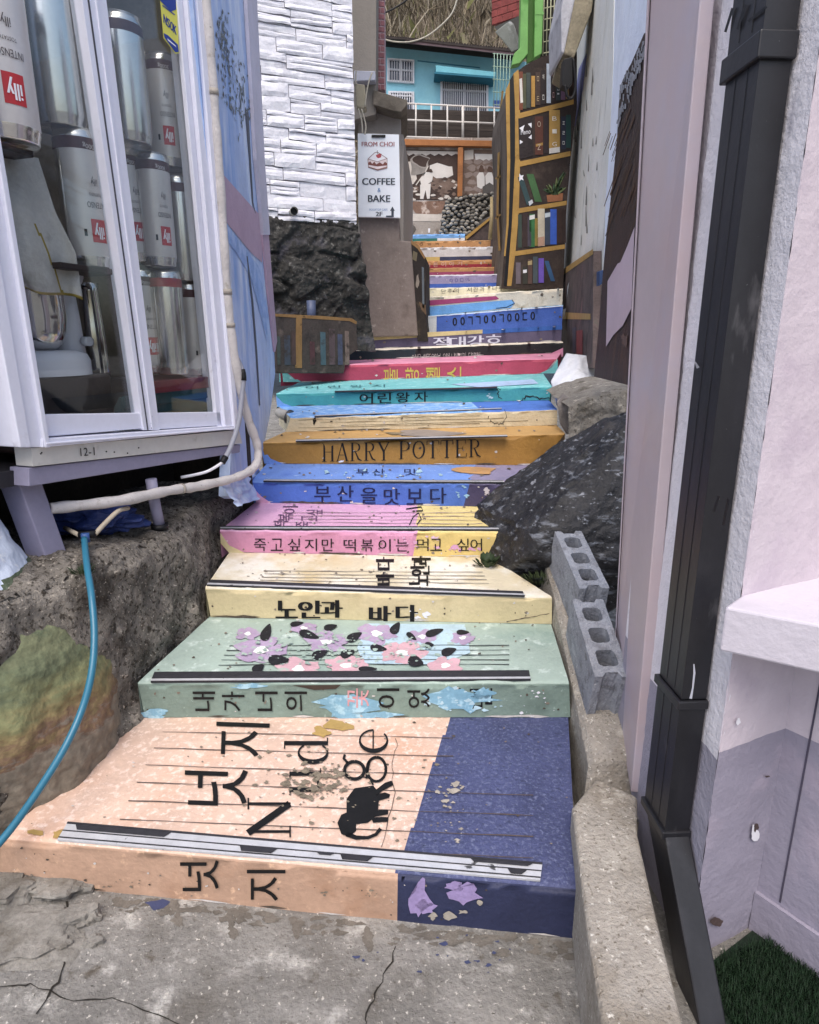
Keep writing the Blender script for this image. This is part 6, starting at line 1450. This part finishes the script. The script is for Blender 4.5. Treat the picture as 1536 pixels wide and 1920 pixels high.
for k in range(60):
    x = 692 + k * 5; y = 66 + (x - 690) * .1; p = hsf(x, y, .5); mb.tube([p + V((0, 0, .01)), p + V((0, 2.4, .70))], .02, ROOF, 6)
rf = mb.build('roof', bh)
mb = MB(); mb.prism([hsf(x, y, .48) for x, y in ((760, 74), (995, 100), (995, 106), (760, 80))], (0, .03, 0), FAS); mb.build('fascia', rf)
WFR = mat('window_white', 'e4e4ea', rough=.4, var=.04, bump=0); PAN = mat('dark_pane', '3a4058', rough=.12, var=.25, vs=3, bump=0, spec=.6); PANL = mat('light_pane', '6a7280', rough=.2, var=.25, vs=3, bump=0)
def window(x0, y0, x1, y1, sl, nb, cross, panes):
    yy = lambda x, y: y + sl * (x - x0)
    mb = MB(); t = 3.2
    for q in ([(x0, y0), (x1, y0), (x1, y0 + t), (x0, y0 + t)], [(x0, y1 - t), (x1, y1 - t), (x1, y1), (x0, y1)], [(x0, y0 + t), (x0 + t, y0 + t), (x0 + t, y1 - t), (x0, y1 - t)], [(x1 - t, y0 + t), (x1, y0 + t), (x1, y1 - t), (x1 - t, y1 - t)]):
        mb.prism([hsf(x, yy(x, y), .06) for x, y in q], (0, .058, 0), WFR)
    for cx in cross[0]: mb.prism([hsf(x, yy(x, y), .055) for x, y in ((cx - 1.6, y0 + t), (cx + 1.6, y0 + t), (cx + 1.6, y1 - t), (cx - 1.6, y1 - t))], (0, .05, 0), WFR)
    for cy in cross[1]: mb.prism([hsf(x, yy(x, y), .05) for x, y in ((x0 + t, cy - 1.5), (x1 - t, cy - 1.5), (x1 - t, cy + 1.5), (x0 + t, cy + 1.5))], (0, .045, 0), WFR)
    w_ = mb.build('window', bh)
    mb = MB()
    for (xa, ya, xb, yb, m) in panes: mb.prism([hsf(x, yy(x, y), .012) for x, y in ((xa, ya), (xb, ya), (xb, yb), (xa, yb))], (0, .01, 0), m)
    mb.build('pane', w_)
    mb = MB()
    for k in range(nb): x = x0 + (x1 - x0) * (k + 1) / (nb + 1); mb.tube([hsf(x, yy(x, y0 + 2), .075), hsf(x, yy(x, y1 - 2), .075)], .008, WFR, 6)
    mb.build('window_bars', w_)
window(726, 108, 777, 152, .07, 10, ([752], [129]), ((728, 110, 775, 150, PAN),))
window(826, 144, 916, 212, .05, 24, ([870], [167]), ((828, 146, 914, 166, mat('brown_pane', '4a3c34', var=.2, bump=0, rough=.3)), (828, 168, 914, 210, PANL)))
window(728, 170, 777, 212, .03, 10, ([], [178]), ((730, 172, 775, 210, PAN),))
mb = MB(); mb.prism([hsf(x, y, .38) for x, y in ((817, 122), (930, 135), (928, 143), (818, 134))], (0, .37, .05), mat('awning_teal', '6cbccc', var=.08, vs=4, bump=.2)); mb.prism([hsf(x, y, .40) for x, y in ((815, 134), (929, 143), (929, 147), (815, 138))], (0, .4, .0), mat('awning_teal_dark', '1f6f86')); mb.build('window_canopy', bh)
mb = MB(); mb.prism([hsf(x, y, .02) for x, y in ((925, 188), (941, 188), (941, 202), (925, 202))], (0, .015, 0), paint('3f66b4')); put(mb, 'ㅣㅇㅣㅁ', 933, 197, 10, 6, lambda x, y, off=0: hsf(x, y, .022 + off), WHITE); mb.build('number_plate', bh)
# balcony of dark boards with white railing
bal = thing('balcony_railing', (.9, 11.6, 3.6), 'white metal railing along the dark terrace edge in front of the turquoise house', 'railing')
RL = mat('railing_white', 'd2ccc6', rough=.45, var=.06, bump=0); RY = 11.3; rsf_ = lambda x, y, off=0: onY(x, y, RY - off)
mb = MB()
for (x0, y0), (x1, y1) in (((748, 193), (948, 203)), ((748, 224), (948, 232)), ((748, 256), (948, 262))): mb.tube([rsf_(x0, y0), rsf_(x1, y1)], .014, RL, 8)
mb.build('rail', bal)
for x in (751, 780, 809, 839, 868, 897, 927): 
    mb = MB(); t = (x - 748) / 200; mb.tube([rsf_(x, 193 + 10 * t), rsf_(x, 257 + 6 * t)], .013 if x != 868 else .02, RL, 8); mb.build('baluster', bal)
mb = MB(); DBD = mat('terrace_boards', '3a322e', var=.2, vs=5, layers=(('524840', 5, .55, .7, (.2, 1, 4)),), bump=.3)
for k in range(6): mb.prism([onY(x, y, 11.6 - .004 * k) for x, y in ((742, 204 + k * 9.6), (965, 209 + k * 9.6), (965, 218.2 + k * 9.6), (742, 213.2 + k * 9.6))], (0, .03, 0), DBD)
mb.prism([onY(x, y, 11.65) for x, y in ((742, 204), (965, 209), (965, 270), (742, 266))], (0, 1.9, 0), DBD)
tag(mb.build('terrace_wall'), 'dark brown boarded terrace wall below the turquoise house', 'wall')

# ------------------------------------------------------------------ brick house and green frame, upper right
rb = thing('red_brick_house', (1.6, 9.5, 4.2), 'corner of a red brick house jutting over the alley, top right', 'house')
RBK = mat('brick_red', '8f3f3c', var=.22, vs=9, layers=(('6f2f30', 7, .55, .7),), bump=.4); RMT = mat('brick_mortar', 'a06a64', var=.1)
mb = MB(); by = 9.3; bsx = lambda x, y, off=0: onY(x, y, by - off)
mb.prism([bsx(x, y) for x, y in ((922, -80), (985, -80), (985, 20), (979, 26), (925, 46))], (1.0, 1.5, 0), RMT)
for r_ in range(9):
    y = 34 - r_ * 14
    for c_ in range(4):
        x0 = 923 + c_ * 19 - (r_ % 2) * 9; x1 = x0 + 18; x0, x1 = max(x0, 922.5), min(x1, 979)
        if x1 - x0 > 2: mb.prism([bsx(x, y_ - (x - 922) * .33, .012) for x, y_ in ((x0, y), (x1, y), (x1, y + 12.5), (x0, y + 12.5))], (0, .03, 0), RBK)
mb.build('brick_wall', rb)
mb = MB(); mb.prism([onY(x, y, 9.2) for x, y in ((927, 50), (950, 40), (985, 24), (985, 98), (968, 98), (942, 72))], (.5, .8, .1), mat('soffit_grey', '4a4a48', var=.15, bump=.2)); mb.build('soffit', rb)
mb = MB(); mb.prism([onY(x, y, 9.0) for x, y in ((928, 60), (951, 42), (958, 48), (973, 92), (960, 98), (941, 74))], (.16, .5, .25), mat('duct_grey', '7f8480', var=.15, vs=7, layers=(('a9aeb0', 6, .56, .7),), bump=.25)); mb.build('duct_end', rb, .01)
grn = thing('green_frame', (1.75, 8.4, 3.9), 'bright green metal frame with a cream wire grille, top right', 'frame')
GRN = mat('frame_green', '6aa64e', rough=.45, var=.1, vs=4, layers=(('4a8a30', 5, .56, .7),), bump=.1); GRD = mat('frame_green_shade', '4e7a38', var=.12, vs=5, bump=.1)  # second green is a darker copy, shade put into the colour
gy = 8.5; gf = lambda x, y, off=0: onY(x, y, gy - off)
for q in ([(979, -80), (992, -80), (990, 100), (975, 118), (960, 122), (964, 100), (975, 90)], [(1004, -80), (1022, -80), (1016, 100), (1002, 108)]):
    mb = MB(); mb.prism([gf(x, y) for x, y in q], (0, .12, 0), GRN); mb.build('green_post', grn, .006)
mb = MB(); mb.prism([gf(x, y, -.1) for x, y in ((990, -80), (1006, -80), (1004, 110), (988, 118))], (0, .04, 0), GRD); mb.prism([gf(x, y, .004) for x, y in ((1004, 22), (1020, 22), (1020, 27), (1004, 27))], (0, .03, 0), GRN); mb.build('back_sheet', grn)
mb = MB(); mb.prism([gf(x, y, -.14) for x, y in ((1016, -80), (1066, -80), (1066, 120), (1012, 120))], (0, .03, 0), mat('dark_opening', '2c2a24', var=.3, vs=4, bump=.2)); mb.build('dark_opening', grn)
mb = MB(); WG = mat('grille_cream', 'c4c2a0', rough=.4, var=.05, bump=0)
for k in range(7): mb.tube([gf(1022 + k * 6.5, -80, -.05), gf(1018 + k * 6.5, 104, -.05)], .006, WG, 6)
for k in range(9): mb.tube([gf(1018, 100 - k * 21, -.05), gf(1064, 90 - k * 21, -.05)], .006, WG, 6)
mb.build('wire_grille', grn)
mb = MB(); FG = mat('fence_wire_green', '9ab8a4', rough=.5, var=.05, bump=0)
for k in range(6): mb.tube([onY(927 + k * 6, 99 + k, 11.0), onY(926 + k * 5.5, 200, 11.0)], .006, FG, 5)
for k in range(5): mb.tube([onY(924, 100 + k * 24, 11.0), onY(962, 103 + k * 24, 11.0)], .006, FG, 5)
tag(mb.build('wire_fence'), 'thin pale green wire fence in front of the right end of the turquoise house', 'fence')

# ------------------------------------------------------------------ hillside with dry scrub
mb = MB(); HIL = mat('hill_scrub', '6f6353', var=.3, vs=1.2, layers=(('4f4639', 1.5, .48, .66, (1, 1, 2)), ('94897a', 2.4, .56, .7, (3, 3, .7)), ('6d6f45', .6, .6, .74)), bump=1, bs=6)
def hill(u, v):
    x = -14 + 30 * u; y = 16.5 + 16 * v; z = 3 + 17 * v ** .9
    return V((x, y, z + .5 * fr(V((x, y, z)), .35, 3)))
mb.grid(hill, 90, 90, HIL); tag(mb.build('hillside', recalc=False), kind='structure')
mb = MB(); DRY = [mat('dry_grass_' + n, c, var=.3, vs=3, bump=0, rough=.9) for n, c in (('tan', '8d7f68'), ('brown', '5f5444'), ('pale', 'b0a48e'), ('olive', '7f7f4c'), ('dark', '463d31'))]
for _ in range(15000):
    u = random.uniform(.36, .70); v = random.random() ** 1.15 * .62; b0 = hill(u, v); l = random.uniform(.25, .95); a = random.random() * 6.28
    s = V((math.cos(a), math.sin(a), 0)) * random.uniform(.006, .02); t = V((random.gauss(0, .35), random.gauss(-.15, .2), 1)).normalized() * l
    cl = noise.noise(b0 * .6); m = DRY[3] if cl > .35 and random.random() < .5 else random.choices(DRY, (4, 4, 2, .6, 3))[0]
    bend = V((random.gauss(0, .25), random.gauss(-.1, .15), -.06)) * l
    mb.face([b0 - s, b0 + s, b0 + t * .6 + s * .6, b0 + t + bend, b0 + t * .6 - s * .6], m)
tag(mb.build('dry_brush', recalc=False), 'tangled dry brown grass and brush covering the hillside', 'brush', None, 'stuff')
mb = MB()
for _ in range(42):
    u = random.uniform(.38, .68); v = random.uniform(.05, .5); b0 = hill(u, v); P = [b0]
    for k in range(5): P.append(P[-1] + V((random.gauss(0, .22), random.gauss(0, .1), random.uniform(.3, .6))))
    mb.tube(P, [.03, .026, .02, .015, .01, .005], DRY[2] if random.random() < .5 else DRY[1], 5, False)
    for k in range(1, 5):
        for _2 in range(3): mb.tube([P[k], P[k] + V((random.gauss(0, .35), random.gauss(0, .1), random.uniform(.1, .5)))], [.01, .003], DRY[0], 4, False)
tag(mb.build('bare_twigs', recalc=False), 'bare pale twigs standing in the hillside brush', 'brush', None, 'stuff')
# overhead cables
CB = mat('cable_black', '1e1e20', rough=.5, bump=0)
mb = MB(); mb.tube(smooth_path([onY(x, y, 8.5) for x, y in ((700, 30), (730, 20), (760, 2), (790, -25))], 8), .010, CB, 6); tag(mb.build('overhead_cable'), 'black cable crossing the top of the picture above the brick corner', 'cable')
mb = MB(); mb.tube(smooth_path([onY(x, y, 13) for x, y in ((715, 72), (740, 78), (770, 78), (800, 68), (830, 45), (850, 20), (862, -20))], 8), .014, mat('cable_pale', 'b4ae9e', rough=.5), 6); tag(mb.build('sagging_cable'), 'pale sagging cable in front of the turquoise house roof', 'cable')
